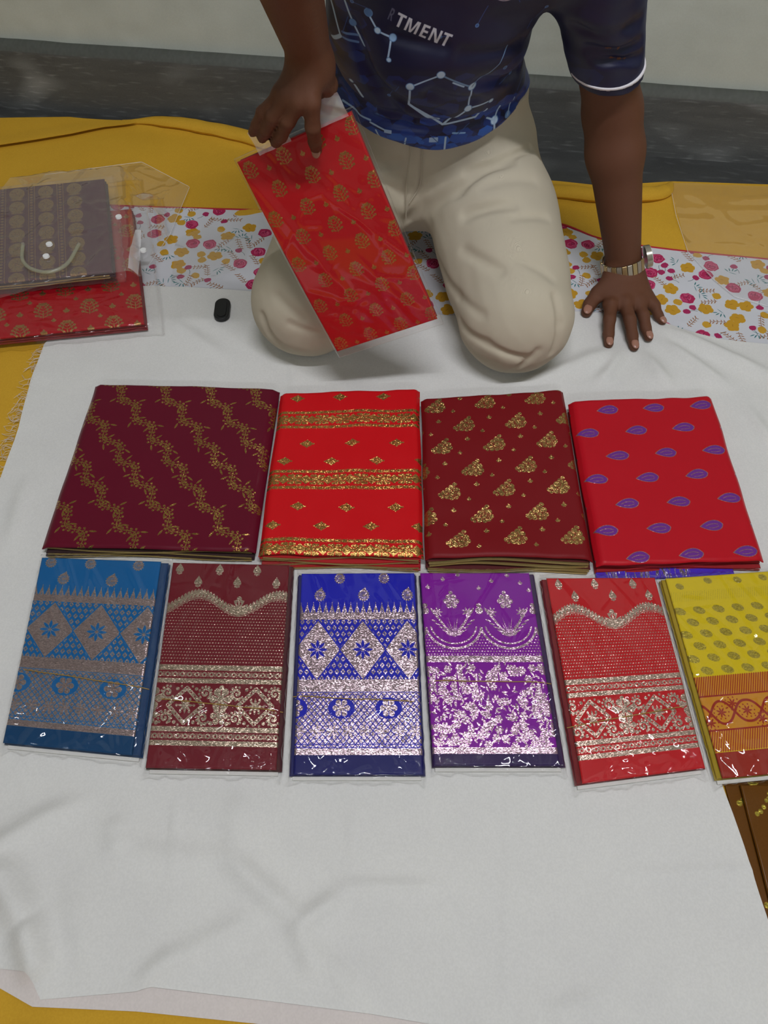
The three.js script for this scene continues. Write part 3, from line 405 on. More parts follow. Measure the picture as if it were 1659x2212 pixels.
const bandDesign = (g, R, W) => {
  g.fillStyle = RED; const rows = [[14, 0], [106, 22], [139, -8], [221, 20], [253, -14]];
  for (const [y, ph] of rows) for (let x = ph + 30; x < W + 10; x += 68) fish(g, R, x, y, 10.5);
  for (const y0 of [44, 158, 277]) { for (const dy of [0, 29]) { for (let x = 3; x < W; x += 9.4) { oval(g, x, y0 + dy, 4.7, 2.9); petal(g, x + 2, y0 + dy, -0.9, 5.5, 1.2); petal(g, x + 2, y0 + dy, 0.9, 5.5, 1.2); } } for (let x = 8, i = 0; x < W; x += 16, i++) { i % 2 ? rhomb(g, x, y0 + 14.5, 10, 8.5) : bloom(g, x, y0 + 14.5, 10); dot(g, x + 8, y0 + 8, 2.6); dot(g, x + 8, y0 + 21, 2.6); } }
};
const clusterDesign = (g, R, W) => {
  g.fillStyle = RED; const rows = [20, 62, 104, 146, 188, 230, 272];
  rows.forEach((y, r) => { for (let k = -1; k < 5; k++) { const x = 22 + k * 78 + (r % 2) * 39 + r * 4; cluster(g, R, x, y - k * 3, 15.5); buta(g, x + 38, y - k * 3 - 14, 5.2); buta(g, x + 26, y - k * 3 + 12, 4.4); } });
};
const tearDesign = (g, R, W) => {
  for (let r = 0; r < 7; r++) for (let k = -1; k < 5; k++) { const x = 52 + k * 72 - (r % 2) * 36 + 4, y = 22 + r * 44 - k * 2; g.fillStyle = RED; tear(g, x, y, 17); g.fillStyle = GREEN; tear(g, x + 0.4, y, 15.4); g.strokeStyle = RED; g.lineWidth = 0.9; g.beginPath(); g.moveTo(x - 8, y + 1); g.quadraticCurveTo(x + 2, y - 5, x + 10, y - 1); g.stroke(); g.beginPath(); g.moveTo(x - 4, y + 4); g.quadraticCurveTo(x + 4, y + 5, x + 10, y + 2); g.stroke(); }
};
const treeDesign = (sx, sy, s) => (g, R, W, L) => { g.fillStyle = RED; for (let r = 0, y = 20; y < L + 10; y += sy, r++) for (let x = 16 + (r % 2) * sx / 2; x < W + 10; x += sx) { treeMotif(g, R, x, y, s); buta(g, x + sx * 0.5, y + 2, s * 0.42); buta(g, x + sx * 0.22, y + sy * 0.48, s * 0.32); } };
const columnDesign = (g, R, W, L) => { g.fillStyle = RED; for (let x = 20; x < W - 40; x += 52) { g.fillRect(x, 0, 1.4, L); g.fillRect(x + 11, 0, 1.4, L); for (let y = 4; y < L; y += 8) { rhomb(g, x + 6, y, 3.4, 3); } for (let y = 22, i = 0; y < L; y += 40, i++) { oval(g, x + 32, y, 14, 17); nick(g, R, x + 32, y, 12, 14); for (const q of [-1, 1]) for (let k = 0; k < 4; k++) petal(g, x + 32, y + 20, -1.57 + q * (0.5 + k * 0.3), 13, 2.4); } } };
// ---------- sarees ----------
const PX = 3, mid = (q) => [q.reduce((s, p) => s + p[0], 0) / 4, q.reduce((s, p) => s + p[1], 0) / 4], local = (q, [cx, cz]) => q.map(([x, z]) => [x - cx, z - cz]);
const grow = (q, back, right, front, left) => { // moves the sides of a quad outwards
  const [A, B, C, D] = q, L = (p, r, d) => { const l = Math.hypot(r[0] - p[0], r[1] - p[1]); return [(r[0] - p[0]) / l * d, (r[1] - p[1]) / l * d]; }, s = (p, ...v) => v.reduce((a, b) => [a[0] + b[0], a[1] + b[1]], p);
  return [s(A, L(B, A, left), L(D, A, back)), s(B, L(A, B, right), L(C, B, back)), s(C, L(D, C, right), L(B, C, front)), s(D, L(C, D, left), L(A, D, front))];
};
// an unwrapped saree folded square: a stack of folds whose front edges show
function foldedSaree(label, quad, mat, plain, edge, o = {}) {
  const c = mid(quad), q = local(quad, c), t = thing('folded_saree', label, 'saree', [c[0], PACK_Y, c[1]], 'unwrapped sarees in the back row'), n = o.layers ?? 4, lt = 0.0042, R = rng(o.seed ?? 1);
  const front = quad[2][0] - quad[3][0];
  for (let i = 0; i < n; i++) {
    const lq = grow(q, -0.002 - R() * 0.004, -0.001 - R() * 0.003, (o.out ?? 0.004) - i * 0.0028 + (R() - 0.5) * 0.004, -0.001 - R() * 0.003), ph = R() * 9, wav = (x) => 0.0009 * Math.sin(x * 24 + ph) + 0.0006 * Math.sin(x * 61 + ph * 2), sag = (u, tt) => (o.sag ?? 0) * (i / n) * Math.sin(u * Math.PI) * smooth(0.75, 1, tt);
    part('fold_layer', slab(lq, i * lt, lt, 0.002, { nx: 30, nz: 10, base: (u, tt, x) => (i ? wav(x) : Math.abs(wav(x))) * smooth(0.7, 1, tt) + sag(u, tt), edge: (u, tt) => [0, 0.002 * Math.sin(u * 7 + ph) * smooth(0.8, 1, tt)] }), plain, t);
    if (edge) { const pts = []; for (let k = 0; k <= 14; k++) { const u = 0.012 + 0.976 * k / 14, x = mix(lq[3][0], lq[2][0], u), z = mix(lq[3][1], lq[2][1], u) + 0.002 * Math.sin(u * 7 + ph); pts.push([x, i * lt + lt * 0.55 + (i ? wav(x) : Math.abs(wav(x))) + sag(u, 1), z + 0.0004 + (o.edgeR ?? 0.0011) * 0.7]); } part('zari_edge', tube(pts, o.edgeR ?? 0.0011, 60, 6), edge, t); }
  }
  const tq = o.topQuad ? local(o.topQuad, c) : q;
  part('top_fold', slab(tq, n * lt, 0.0065, 0.006, { nx: 60, nz: 60, base: (u, tt) => 0.0012 * N3(u * 3, tt * 3, o.seed * 3) + 0.0008 * N3(u * 9, tt * 7, o.seed) + 0.0012 + (o.sag ?? 0) * Math.sin(u * Math.PI) * smooth(0.75, 1, tt) - 0.006 * smooth(0.04, 0, u) * (o.droop ?? 1) - 0.006 * smooth(0.96, 1, u) * (o.droop ?? 1), edge: (u, tt) => [0.0022 * N3(tt * 4, o.seed, u * 2), 0.0026 * N3(u * 5, o.seed, tt * 2)] }), mat, t);
  if (o.extra) o.extra(t, q, n * lt, c);
  return t;
}
const mk = (w, l, base, zari, d, o) => fabric(w, l, PX, base, zari, d, o);
foldedSaree('dark maroon satin folded saree with diagonal gold vine stripes, leftmost of the back row', [[-0.456, -0.827], [-0.163, -0.815], [-0.175, -0.523], [-0.467, -0.53]], mk(295, 300, '#5e0f24', '#b08d4c', vineDesign, { glitter: 0.46, zrough: 0.26, rough: 0.36, sheen: 0.2 }), plainCloth(0x2c0d10), M.goldEdge, { seed: 2, layers: 3, out: 0.004 });
foldedSaree('bright red folded saree with gold floral bands and small gold fish-shaped motifs', [[-0.161, -0.803], [0.055, -0.811], [0.053, -0.512], [-0.17, -0.517]], mk(225, 300, '#c40d16', '#c29352', bandDesign, { glitter: 0.46, zrough: 0.26, rough: 0.5 }), plainCloth(0xb00e16), M.goldEdge, { seed: 5, out: 0.009 });
foldedSaree('dark red folded saree with large gold flower clusters and a thick gold front edge', [[0.057, -0.792], [0.28, -0.81], [0.281, -0.508], [0.055, -0.51]], mk(225, 300, '#741016', '#b8935a', clusterDesign, { glitter: 0.46, zrough: 0.26, rough: 0.5 }), plainCloth(0x551012), M.goldEdge, { seed: 9, sag: 0.006, edgeR: 0.0021, out: 0.008 });
const silverBlue = fabric(230, 12, 3, '#4a30b4', '#c5bfd0', (g, R, W) => { g.fillStyle = RED; for (let i = 0; i < 260; i++) petal(g, 20 + R() * W * 0.6, R() * 12, R() * 6, 5, 1.4); }, {});
foldedSaree('crimson red folded saree with purple teardrop motifs, rightmost of the back row', [[0.284, -0.786], [0.508, -0.797], [0.512, -0.506], [0.284, -0.5]], mk(225, 296, '#b3101f', '#b98a86', tearDesign, { alt: '#6a2f85', rough: 0.42, sheen: 0.15 }), plainCloth(0x9c0e18), null, { seed: 13, out: 0.004, extra: (t, q) => part('border_fold', slab([[q[3][0] - 0.03, q[3][1] - 0.06], [q[2][0] - 0.07, q[2][1] - 0.06], [q[2][0] - 0.07, q[2][1] + 0.013], [q[3][0] - 0.03, q[3][1] + 0.013]].map(([x, z]) => [x + 0.032, z]), 0.0002, 0.0046, 0.002, { nx: 20, nz: 6 }), silverBlue, t, 'purple and silver woven border showing under the folds') });

// a saree packed in a clear sleeve, tied with a thin elastic
function packedSaree(label, quad, mat, plain, o = {}) {
  const c = mid(quad), q = grow(local(quad, c), -0.002, -0.0015, -0.002, -0.0015), tq = grow(q, 0, -(o.stepR ?? 0.001), 0, -(o.stepL ?? 0.001)), t = thing('packed_saree', label, 'saree', [c[0], PACK_Y, c[1]], o.group), seed = o.seed, R = rng(seed), T = o.thick ?? 0.0135;
  const w = Math.hypot(q[1][0] - q[0][0], q[1][1] - q[0][1]), l = Math.hypot(q[3][0] - q[0][0], q[3][1] - q[0][1]);
  if (o.card !== false) part('backing_card', slab(grow(q, 0, -0.003, 0.004, -0.003), 0.0008, 0.002, 0.0009, { nx: 8, nz: 8 }), M.card, t, 'pale backing card');
  const k = o.folds ?? 2, lt = (T - 0.0035) / (k + 1);
  for (let i = 0; i < k; i++) part('fold_layer', slab(grow(q, 0, i ? 0.0005 : 0.0018, -0.001 * i, i ? -0.001 : 0.0004), 0.0028 + i * lt, lt, 0.0018, { nx: 8, nz: 8 }), plain, t);
  part('top_fold', slab(tq, 0.0028 + k * lt, lt + 0.0007, 0.0028, { nx: 30, nz: 40, base: (u, v) => 0.0006 * N3(u * 3, v * 4, seed) }), mat, t);
  const yTop = 0.0028 + k * lt + lt + 0.0007, bv = o.band ?? 0.66;
  if (bv) { const pts = []; for (let i = 0; i <= 10; i++) { const u = 0.004 + 0.992 * i / 10, v = bv + (u - 0.5) * (o.tilt ?? 0.03); pts.push([mix(mix(q[0][0], q[1][0], u), mix(q[3][0], q[2][0], u), v), yTop + 0.0007 - (i === 0 || i === 10 ? 0.004 : 0) + 0.0004, mix(mix(q[0][1], q[1][1], u), mix(q[3][1], q[2][1], u), v) + 0.0008 * N3(u * 6, seed, 1)]); } part('elastic_band', tube(pts, 0.0006, 50, 5), M.elastic, t, 'thin ochre elastic'); }
  const sq = grow(q, o.back ?? 0.006, o.sideR ?? 0.0018, o.front ?? 0.008, o.sideL ?? 0.0018), sw = w + 0.01, sl = l + 0.02;
  const a = crumple(seed + 1, sw, sl, o.n1 ?? 24, 0.002, { angle: (o.lean ?? 1.4), spread: 0.8, len: 0.08, wide: 0.0065 }), b = crumple(seed + 2, sw, sl, o.n2 ?? 64, 0.0027, { len: 0.026, wide: 0.009, front: 0.62 }), d = crumple(seed + 3, sw, sl, 26, 0.0008, { len: 0.03, wide: 0.005 });
  part('plastic_sleeve', slab(sq, 0.0002, T + 0.003, 0.0065, { nx: 84, nz: 128, top: (u, v) => 0.0004 + a(u * sw, v * sl) + b(u * sw, v * sl) + d(u * sw, v * sl) + 0.0006 * (1 + N3(u * 5, v * 6, seed)), edge: (u, v) => { const e = Math.max(smooth(0.05, 0, u), smooth(0.95, 1, u), smooth(0.965, 1, v), smooth(0.03, 0, v)); const ear = smooth(0.06, 0, u) + smooth(0.94, 1, u); return [0.0022 * N3(v * 26, seed, 0) * e, (0.0046 * N3(u * 17, seed, 4) + 0.0035 * ear * smooth(0.9, 1, v)) * e]; } }), o.film ?? M.film, t, 'clear crinkled plastic sleeve');
  return t;
}
const blueSilver = '#bfa9a8', fr = 'sarees packed in clear sleeves in the front row';
packedSaree('teal blue saree in a clear sleeve, silver diamond border, leftmost of the front row', [[-0.467, -0.519], [-0.291, -0.512], [-0.284, -0.248], [-0.452, -0.264]], mk(160, 262, '#0b588f', blueSilver, diamondDesign(0.19, [0.09, 0.42, 0.82], [0.22, 0.62]), { alt: '#0a3a60' }), plainCloth(0x0a3a66, 0.4), { seed: 21, stepR: 0.009, lean: 1.25, group: fr, tilt: 0.05 });
packedSaree('maroon saree in a clear sleeve, silver spades over a dotted panel', [[-0.288, -0.511], [-0.122, -0.507], [-0.119, -0.232], [-0.279, -0.235]], mk(160, 262, '#671320', '#c4b09a', waveDesign(0.6, [0.07, 0.41, 0.73], [0.24, 0.57, 0.9])), plainCloth(0x4a1016, 0.4), { seed: 32, stepR: 0.004, lean: 1.7, group: fr, band: 0.72, tilt: 0.05 });
packedSaree('royal blue saree in a clear sleeve, silver diamond border, third from the left in front', [[-0.117, -0.494], [0.043, -0.495], [0.048, -0.227], [-0.111, -0.227]], mk(160, 262, '#1b1ea6', '#bda6ad', diamondDesign(0.16, [0.34, 0.73], [0.17, 0.55, 0.93]), { alt: '#15175a' }), plainCloth(0x141660, 0.4), { seed: 43, stepL: 0.005, lean: 1.0, group: fr });
packedSaree('purple saree in a clear sleeve, silver bouquets above scalloped arches', [[0.046, -0.495], [0.202, -0.495], [0.212, -0.237], [0.055, -0.237]], mk(160, 262, '#7b1090', '#c0a2b0', bouquetDesign, { alt: '#2a1548' }), plainCloth(0x321048, 0.4), { seed: 54, stepR: 0.006, lean: 1.8, group: fr, band: 0.6, tilt: 0.01 });
packedSaree('bright red saree in a clear sleeve, silver spades over a dotted panel', [[0.208, -0.487], [0.364, -0.488], [0.375, -0.235], [0.219, -0.216]], mk(160, 262, '#b30f18', '#bfa695', waveDesign(0.53, [0.1, 0.43, 0.78], [0.23, 0.57, 0.9])), plainCloth(0x780f16, 0.4), { seed: 65, stepL: 0.007, lean: 1.35, group: fr, band: 0.73, tilt: -0.05 });
packedSaree('yellow saree in a clear sleeve with a red and gold vine border', [[0.368, -0.486], [0.53, -0.499], [0.545, -0.237], [0.382, -0.222]], mk(160, 262, '#c9b00f', '#b3a03c', yellowDesign, { alt: '#bd7f1e', alt2: '#8e2618', metal: 0.5 }), plainCloth(0xa98f10, 0.4), { seed: 76, stepL: 0.006, lean: 1.25, group: fr, band: 0, n1: 30 });
// golden saree half under the white cloth at the lower right
{
  const gold = (w, l) => mk(w, l, '#5d3808', '#c3b04a', (g, R, W, L) => { g.fillStyle = RED; for (let y = 8, i = 0; y < L; y += 26, i++) for (let x = 6 + (i % 2) * 16; x < W; x += 38) { for (let k = 0; k < 7; k++) dot(g, x + k * 2.6, y + 9 - k * 2.6 + Math.sin(k) * 1.5, 0.9 + R() * 0.8); petal(g, x + 8, y, -0.3, 8, 2); petal(g, x + 12, y + 2, 1.2, 8, 2); } }, { rough: 0.3, sheen: 0.3 });
  const t = thing('gold_saree', 'golden brown satin saree with gold sprigs, beside the white cloth at lower right', 'saree', [0.5, 0, -0.05]), R = rng(3);
  part('lower_fold', slab([[-0.104, -0.185], [0.25, -0.185], [0.25, 0.3], [-0.088, 0.3]], 0.0037, 0.003, 0.0014, { nx: 10, nz: 40, base: (u, v) => 0.0006 * N3(u * 4, v * 14, 2) }), gold(190, 240), t);
  part('upper_fold', slab([[-0.088, -0.17], [0.24, -0.17], [0.24, 0.28], [-0.082, 0.28]], 0.0074, 0.004, 0.0018, { nx: 20, nz: 60, base: (u, v) => 0.0009 * (1 + N3(u * 5, v * 16, 7)) }), gold(180, 240), t);
}
// packets on the left: a red saree bag below, a maroon one on it, a carry bag on top
const RED_Q = [[-0.775, -1.225], [-0.473, -1.268], [-0.396, -0.958], [-0.69, -0.915]], MAR_Q = [[-0.79, -1.275], [-0.526, -1.321], [-0.46, -1.056], [-0.722, -1.014]];
packedSaree('red saree with gold sprig motifs in a clear bag, under the maroon one at left', RED_Q, mk(300, 300, '#a3101c', '#cfa066', treeDesign(78, 46, 18), { rough: 0.5 }), plainCloth(0x7a0f16), { seed: 87, thick: 0.02, card: false, band: 0, folds: 3, sideR: 0.03, front: 0.012, n1: 20, lean: 0.2, n2: 90 });
{
  const t = packedSaree('dark maroon saree with dull gold columns in a clear bag, topmost at left', MAR_Q, mk(265, 265, '#4c1228', '#b08a58', columnDesign, { rough: 0.5 }), plainCloth(0x3c1020), { seed: 98, thick: 0.018, card: false, band: 0, folds: 2, sideR: 0.02, front: 0.014, n1: 24, lean: 0.8, film: M.bagFilm });
  t.position.y = 0.0375; const c = mid(MAR_Q), q = grow(local(MAR_Q, c), -0.002, -0.004, 0.0005, -0.004);
  for (const y of [0.006, 0.0105]) part('zari_edge', tube([0, 0.25, 0.5, 0.75, 1].map((u) => [mix(q[3][0], q[2][0], 0.02 + u * 0.96), y + 0.0007 * Math.sin(u * 9), mix(q[3][1], q[2][1], 0.02 + u * 0.96)]), 0.0013, 40, 6), M.goldEdge, t);
}
{
  const quadD = (q, x, z) => { let d = -1e3; for (let i = 0; i < 4; i++) { const [ax, az] = q[i], [bx, bz] = q[(i + 1) % 4], l = Math.hypot(bx - ax, bz - az); d = Math.max(d, ((bz - az) * (x - ax) - (bx - ax) * (z - az)) / l); } return d; };
  const rq = grow(RED_Q, 0.01, 0.032, 0.015, 0.01), mq = grow(MAR_Q, 0.01, 0.024, 0.016, 0.01);
  const lie = (x, z) => Math.max(0.011, mix(0.011, 0.0425, smooth(0.03, 0.002, quadD(rq, x, z))), mix(0.011, 0.066, smooth(0.04, 0.002, quadD(mq, x, z))));
  const a = crumple(201, 0.42, 0.46, 30, 0.0035, { len: 0.16, wide: 0.02 }), b = crumple(202, 0.42, 0.46, 110, 0.003, { len: 0.035, wide: 0.007 }), cr = (x, z) => a(x + 0.78, z + 1.46) + b(x + 0.78, z + 1.46);
  const t = thing('plastic_carry_bag', 'empty clear plastic carry bag with white snaps spread over the maroon saree', 'bag'), top = (x, z) => lie(x, z) + 0.001 + cr(x, z);
  part('film', sheet([[-0.72, -1.2], [-0.676, -1.395], [-0.491, -1.437], [-0.383, -1.355], [-0.399, -1.203], [-0.41, -1.082], [-0.418, -1.047], [-0.641, -0.995], [-0.75, -0.99]], top, 0.004, 0.0004), M.bagFilm, t);
  part('side_seam', sheet([[-0.447, -1.18], [-0.437, -1.18], [-0.418, -1.05], [-0.431, -1.05]], (x, z) => top(x, z) + 0.0012, 0.004, 0.0006), M.seam, t, 'heat sealed strip');
  const rim = [[-0.676, -1.395], [-0.491, -1.437], [-0.383, -1.355], [-0.399, -1.203], [-0.41, -1.082]];
  part('rim_seam', tube(rim.map(([x, z]) => [x + 0.002, top(x, z) + 0.0005, z]), 0.0007, 120, 5, true), M.seam, t, 'sealed rim');
  for (const [x, z, y] of [[-0.471, -1.183], [-0.576, -1.107], [-0.574, -1.076], [-0.423, -1.122]]) part('snap_button', new THREE.CylinderGeometry(0.0052, 0.0058, 0.003, 20).translate(x, top(x, z) + 0.0028, z), M.snap, t);
  part('handle', tube([[-0.619, -1.104], [-0.61, -1.064], [-0.589, -1.041], [-0.56, -1.035], [-0.536, -1.052], [-0.524, -1.107]].map(([x, z]) => [x, top(x, z) + 0.0042, z]), 0.0032, 60, 8), M.handle, t, 'milky plastic loop handle');
  const c = crumple(303, 0.3, 0.42, 40, 0.003, { len: 0.14, wide: 0.016 }), e = crumple(304, 0.3, 0.42, 60, 0.0014, { len: 0.04, wide: 0.007 });
  const f = thing('plastic_bag', 'flat clear plastic bag on the yellow sheet by the right wall', 'bag'), fy = (x, z) => Math.max(yellowY(x, z), floralY(x, z)) + 0.0022 + 0.35 * c(x - 0.5, z + 1.4) + 0.35 * e(x - 0.5, z + 1.4);
  part('film', sheet([[0.565, -1.375], [0.85, -1.36], [0.8, -1.026], [0.668, -1.02], [0.613, -1.044], [0.584, -1.092], [0.555, -1.167]], fy, 0.004, 0.0004), M.bagFilm, f);
  part('rim_seam', tube([[0.565, -1.372], [0.556, -1.27], [0.556, -1.167], [0.585, -1.093], [0.613, -1.046], [0.668, -1.022]].map(([x, z]) => [x, fy(x, z) + 0.0004, z]), 0.0006, 90, 5, true), M.seam, f);
  const g = thing('plastic_bag', 'thin clear plastic bag lying on the flowered cloth beside the black cap', 'bag'), gy = (x, z) => Math.max(floralY(x, z), whiteY(x, z)) + 0.0026 + c(x + 0.42, z + 1.3) * 0.8 + e(x + 0.42, z + 1.3);
  part('film', sheet([[-0.385, -1.2], [-0.33, -1.235], [-0.26, -1.2], [-0.245, -1.13], [-0.3, -1.08], [-0.375, -1.07]], gy, 0.004, 0.0004), M.thinFilm, g);
}
{ // the little black cap on the white cloth
  const s = new THREE.Shape(), r = 0.0118, h = 0.0125; s.absarc(0, h, r, 0, Math.PI); s.absarc(0, -h, r, Math.PI, Math.PI * 2); s.closePath();
  const t = thing('cap', 'small black oval plastic cap alone on the white cloth left of the knee', 'cap', [-0.277, 0.0095, -1.008]);
  t.rotation.y = 0.03;
  part('shell', new THREE.ExtrudeGeometry(s, { depth: 0.005, bevelEnabled: true, bevelSize: 0.0014, bevelThickness: 0.0014, bevelSegments: 3, curveSegments: 20 }).rotateX(-Math.PI / 2).translate(0, 0.0014, 0), M.black, t);
  const s2 = new THREE.Shape(); s2.absarc(0, h, r * 0.62, 0, Math.PI); s2.absarc(0, -h, r * 0.62, Math.PI, Math.PI * 2); s2.closePath();
  part('inset', new THREE.ExtrudeGeometry(s2, { depth: 0.0008, bevelEnabled: true, bevelSize: 0.0005, bevelThickness: 0.0004, bevelSegments: 2, curveSegments: 16 }).rotateX(-Math.PI / 2).translate(0, 0.0078, 0), M.black, t);
}
// ---------- the kneeling person ----------
const J = { hipR: [0.155, 0.165, -1.2], hipL: [-0.03, 0.165, -1.2], kneeR: [0.206, 0.087, -0.915], kneeL: [-0.123, 0.085, -0.95], ankR: [0.175, 0.05, -1.36], ankL: [-0.07, 0.05, -1.38], shR: [0.245, 0.55, -1.075], elR: [0.342, 0.29, -1.13], wrR: [0.412, 0.052, -1.075], shL: [-0.1, 0.59, -1.06], elL: [-0.105, 0.68, -0.815], wrL: [-0.08, 0.484, -0.886] };
const SIDE = [1, 0, 0];
const torso = (o) => blend([
  ellBar([0.062, 0.15, -1.215], [0.064, 0.27, -1.2], [0.142 + o, 0.1 + o], [0.133 + o, 0.093 + o], SIDE),
  ellBar([0.064, 0.27, -1.2], [0.062, 0.44, -1.115], [0.13 + o, 0.092 + o], [0.116 + o, 0.094 + o], SIDE),
  ellBar([0.062, 0.44, -1.115], [0.066, 0.55, -1.08], [0.116 + o, 0.094 + o], [0.128 + o, 0.085 + o], SIDE),
  capsule([0.2, 0.545, -1.075], [-0.06, 0.575, -1.065], 0.062 + o, 0.062 + o)], 0.05);
// one hand: list of finger chains [points, radii]
const chain = (pts, radii) => { const f = []; for (let i = 0; i + 1 < pts.length; i++) f.push(capsule(pts[i], pts[i + 1], radii[i], radii[i + 1])); return blend(f, 0.004); };
const HY = 0.0085; // the cloth under the planted hand
const fR = {
  index: [[0.383, 0.03, -0.998], [0.376, 0.029, -0.968], [0.373, 0.02, -0.944], [0.371, HY + 0.008, -0.925]],
  middle: [[0.408, 0.031, -1.002], [0.409, 0.031, -0.965], [0.411, 0.021, -0.939], [0.412, HY + 0.008, -0.918]],
  ring: [[0.431, 0.029, -1.008], [0.435, 0.028, -0.979], [0.437, 0.02, -0.957], [0.44, HY + 0.0078, -0.94]],
  pinky: [[0.45, 0.026, -1.024], [0.46, 0.024, -1.004], [0.465, 0.018, -0.99], [0.471, HY + 0.006, -0.979]],
  thumb: [[0.392, 0.036, -1.05], [0.367, 0.027, -1.034], [0.352, 0.019, -1.015], [0.345, HY + 0.008, -0.999]],
};
const handR = (() => {
  const fingers = [chain(fR.index, [0.0112, 0.0102, 0.0092, 0.0082]), chain(fR.middle, [0.0112, 0.0104, 0.0094, 0.0083]), chain(fR.ring, [0.0108, 0.0099, 0.009, 0.0079]), chain(fR.pinky, [0.01, 0.0089, 0.008, 0.007]), chain(fR.thumb, [0.015, 0.0125, 0.011, 0.0095])];
  const palm = blend([ellBar([0.411, 0.046, -1.062], [0.415, 0.03, -1.008], [0.034, 0.019], [0.043, 0.014], SIDE), capsule([0.398, 0.04, -1.06], [0.38, 0.03, -1.035], 0.017, 0.012), capsule([0.43, 0.038, -1.055], [0.442, 0.026, -1.02], 0.017, 0.011)], 0.012);
  const all = fingers.reduce((a, f) => (x, y, z) => Math.min(a(x, y, z), f(x, y, z)));
  return (x, y, z) => { let d = smin(palm(x, y, z), all(x, y, z), 0.009); for (const q of ['index', 'middle', 'ring']) { const k = fR[q][0]; d -= 0.0022 * Math.exp(-((x - k[0]) ** 2 + (y - k[1] - 0.011) ** 2 + (z - k[2]) ** 2) / 0.00005); } return d; };
})();
const fL = {
  index: [[-0.081, 0.458, -0.85], [-0.082, 0.429, -0.853], [-0.082, 0.404, -0.866], [-0.082, 0.386, -0.8765]],
  middle: [[-0.095, 0.459, -0.851], [-0.11, 0.435, -0.856], [-0.122, 0.41, -0.868], [-0.131, 0.393, -0.882]],
  ring: [[-0.107, 0.459, -0.857], [-0.127, 0.437, -0.861], [-0.139, 0.415, -0.872], [-0.147, 0.398, -0.884]],
  pinky: [[-0.117, 0.458, -0.867], [-0.14, 0.436, -0.871], [-0.15, 0.417, -0.879], [-0.158, 0.403, -0.887]],
  thumb: [[-0.074, 0.474, -0.882], [-0.066, 0.452, -0.9], [-0.067, 0.43, -0.911], [-0.074, 0.408, -0.911]],
};
const handL = (() => {
  const fingers = [chain(fL.index, [0.0096, 0.0088, 0.008, 0.007]), chain(fL.middle, [0.0096, 0.0088, 0.008, 0.007]), chain(fL.ring, [0.0094, 0.0086, 0.0078, 0.0068]), chain(fL.pinky, [0.0086, 0.0076, 0.0068, 0.006]), chain(fL.thumb, [0.0125, 0.011, 0.0098, 0.0085])];
  const palm = blend([capsule([-0.08, 0.484, -0.884], [-0.084, 0.462, -0.855], 0.02, 0.0125), capsule([-0.084, 0.484, -0.88], [-0.1, 0.462, -0.858], 0.02, 0.0125), capsule([-0.086, 0.482, -0.884], [-0.114, 0.462, -0.867], 0.019, 0.011), capsule([-0.078, 0.482, -0.886], [-0.068, 0.455, -0.897], 0.016, 0.012)], 0.012);
  const all = fingers.reduce((a, f) => (x, y, z) => Math.min(a(x, y, z), f(x, y, z)));
  return (x, y, z) => smin(palm(x, y, z), all(x, y, z), 0.009);
})();
// head, turned down towards the packets
const HEAD = [0.055, 0.795, -0.955];
const headField = (() => {
  const tilt = 0.5, ct = Math.cos(tilt), st = Math.sin(tilt), into = (x, y, z) => { const px = x - HEAD[0], py = y - HEAD[1], pz = z - HEAD[2]; return [px, py * ct + pz * st, pz * ct - py * st]; };
  const el = (c, r) => (p) => { const k = Math.hypot((p[0] - c[0]) / r[0], (p[1] - c[1]) / r[1], (p[2] - c[2]) / r[2]); return (k - 1) * Math.min(...r); };
  const skull = el([0, 0.02, -0.01], [0.075, 0.098, 0.092]), jaw = el([0, -0.062, 0.03], [0.056, 0.056, 0.058]), nose = capsule([0, 0.008, 0.083], [0, -0.028, 0.1], 0.008, 0.013), brow = capsule([-0.035, 0.022, 0.072], [0.035, 0.022, 0.072], 0.012, 0.012), lipU = capsule([-0.02, -0.056, 0.086], [0.02, -0.056, 0.086], 0.006, 0.006), lipD = capsule([-0.016, -0.066, 0.084], [0.016, -0.066, 0.084], 0.0065, 0.0065), chin = el([0, -0.098, 0.06], [0.026, 0.02, 0.02]);
  const ears = [-1, 1].map((s) => el([s * 0.077, -0.004, -0.008], [0.012, 0.03, 0.019])), sock = [-1, 1].map((s) => el([s * 0.032, 0.006, 0.09], [0.018, 0.012, 0.016]));
  const f = (x, y, z) => { const p = into(x, y, z); let d = smin(skull(p), jaw(p), 0.05); d = smin(d, brow(...p), 0.014); d = smin(d, nose(...p), 0.012); d = smin(d, chin(p), 0.02); d = smin(d, lipU(...p), 0.005); d = smin(d, lipD(...p), 0.005); for (const e of ears) d = smin(d, e(p), 0.008); for (const e of sock) d = smax(d, -e(p), 0.012); return d; };
  return { f, into, skull, el };
})();
const armR = blend([capsule(J.shR, J.elR, 0.047, 0.04), capsule(J.elR, [0.358, 0.235, -1.118], 0.041, 0.0415), capsule([0.358, 0.235, -1.118], J.wrR, 0.0415, 0.028)], 0.02);
const armL = blend([capsule(J.shL, J.elL, 0.047, 0.04), capsule(J.elL, [-0.1, 0.62, -0.835], 0.039, 0.038), capsule([-0.1, 0.62, -0.835], J.wrL, 0.038, 0.0225)], 0.02);
const core = torso(-0.012), neck = capsule([0.062, 0.6, -1.06], [0.058, 0.74, -0.99], 0.056, 0.052);
const legs = blend([capsule(J.hipR, J.kneeR, 0.07, 0.05), capsule(J.hipL, J.kneeL, 0.07, 0.05), capsule(J.kneeR, J.ankR, 0.045, 0.034), capsule(J.kneeL, J.ankL, 0.045, 0.034), capsule(J.ankR, [0.165, 0.03, -1.49], 0.034, 0.02), capsule(J.ankL, [-0.055, 0.03, -1.5], 0.034, 0.02)], 0.02);
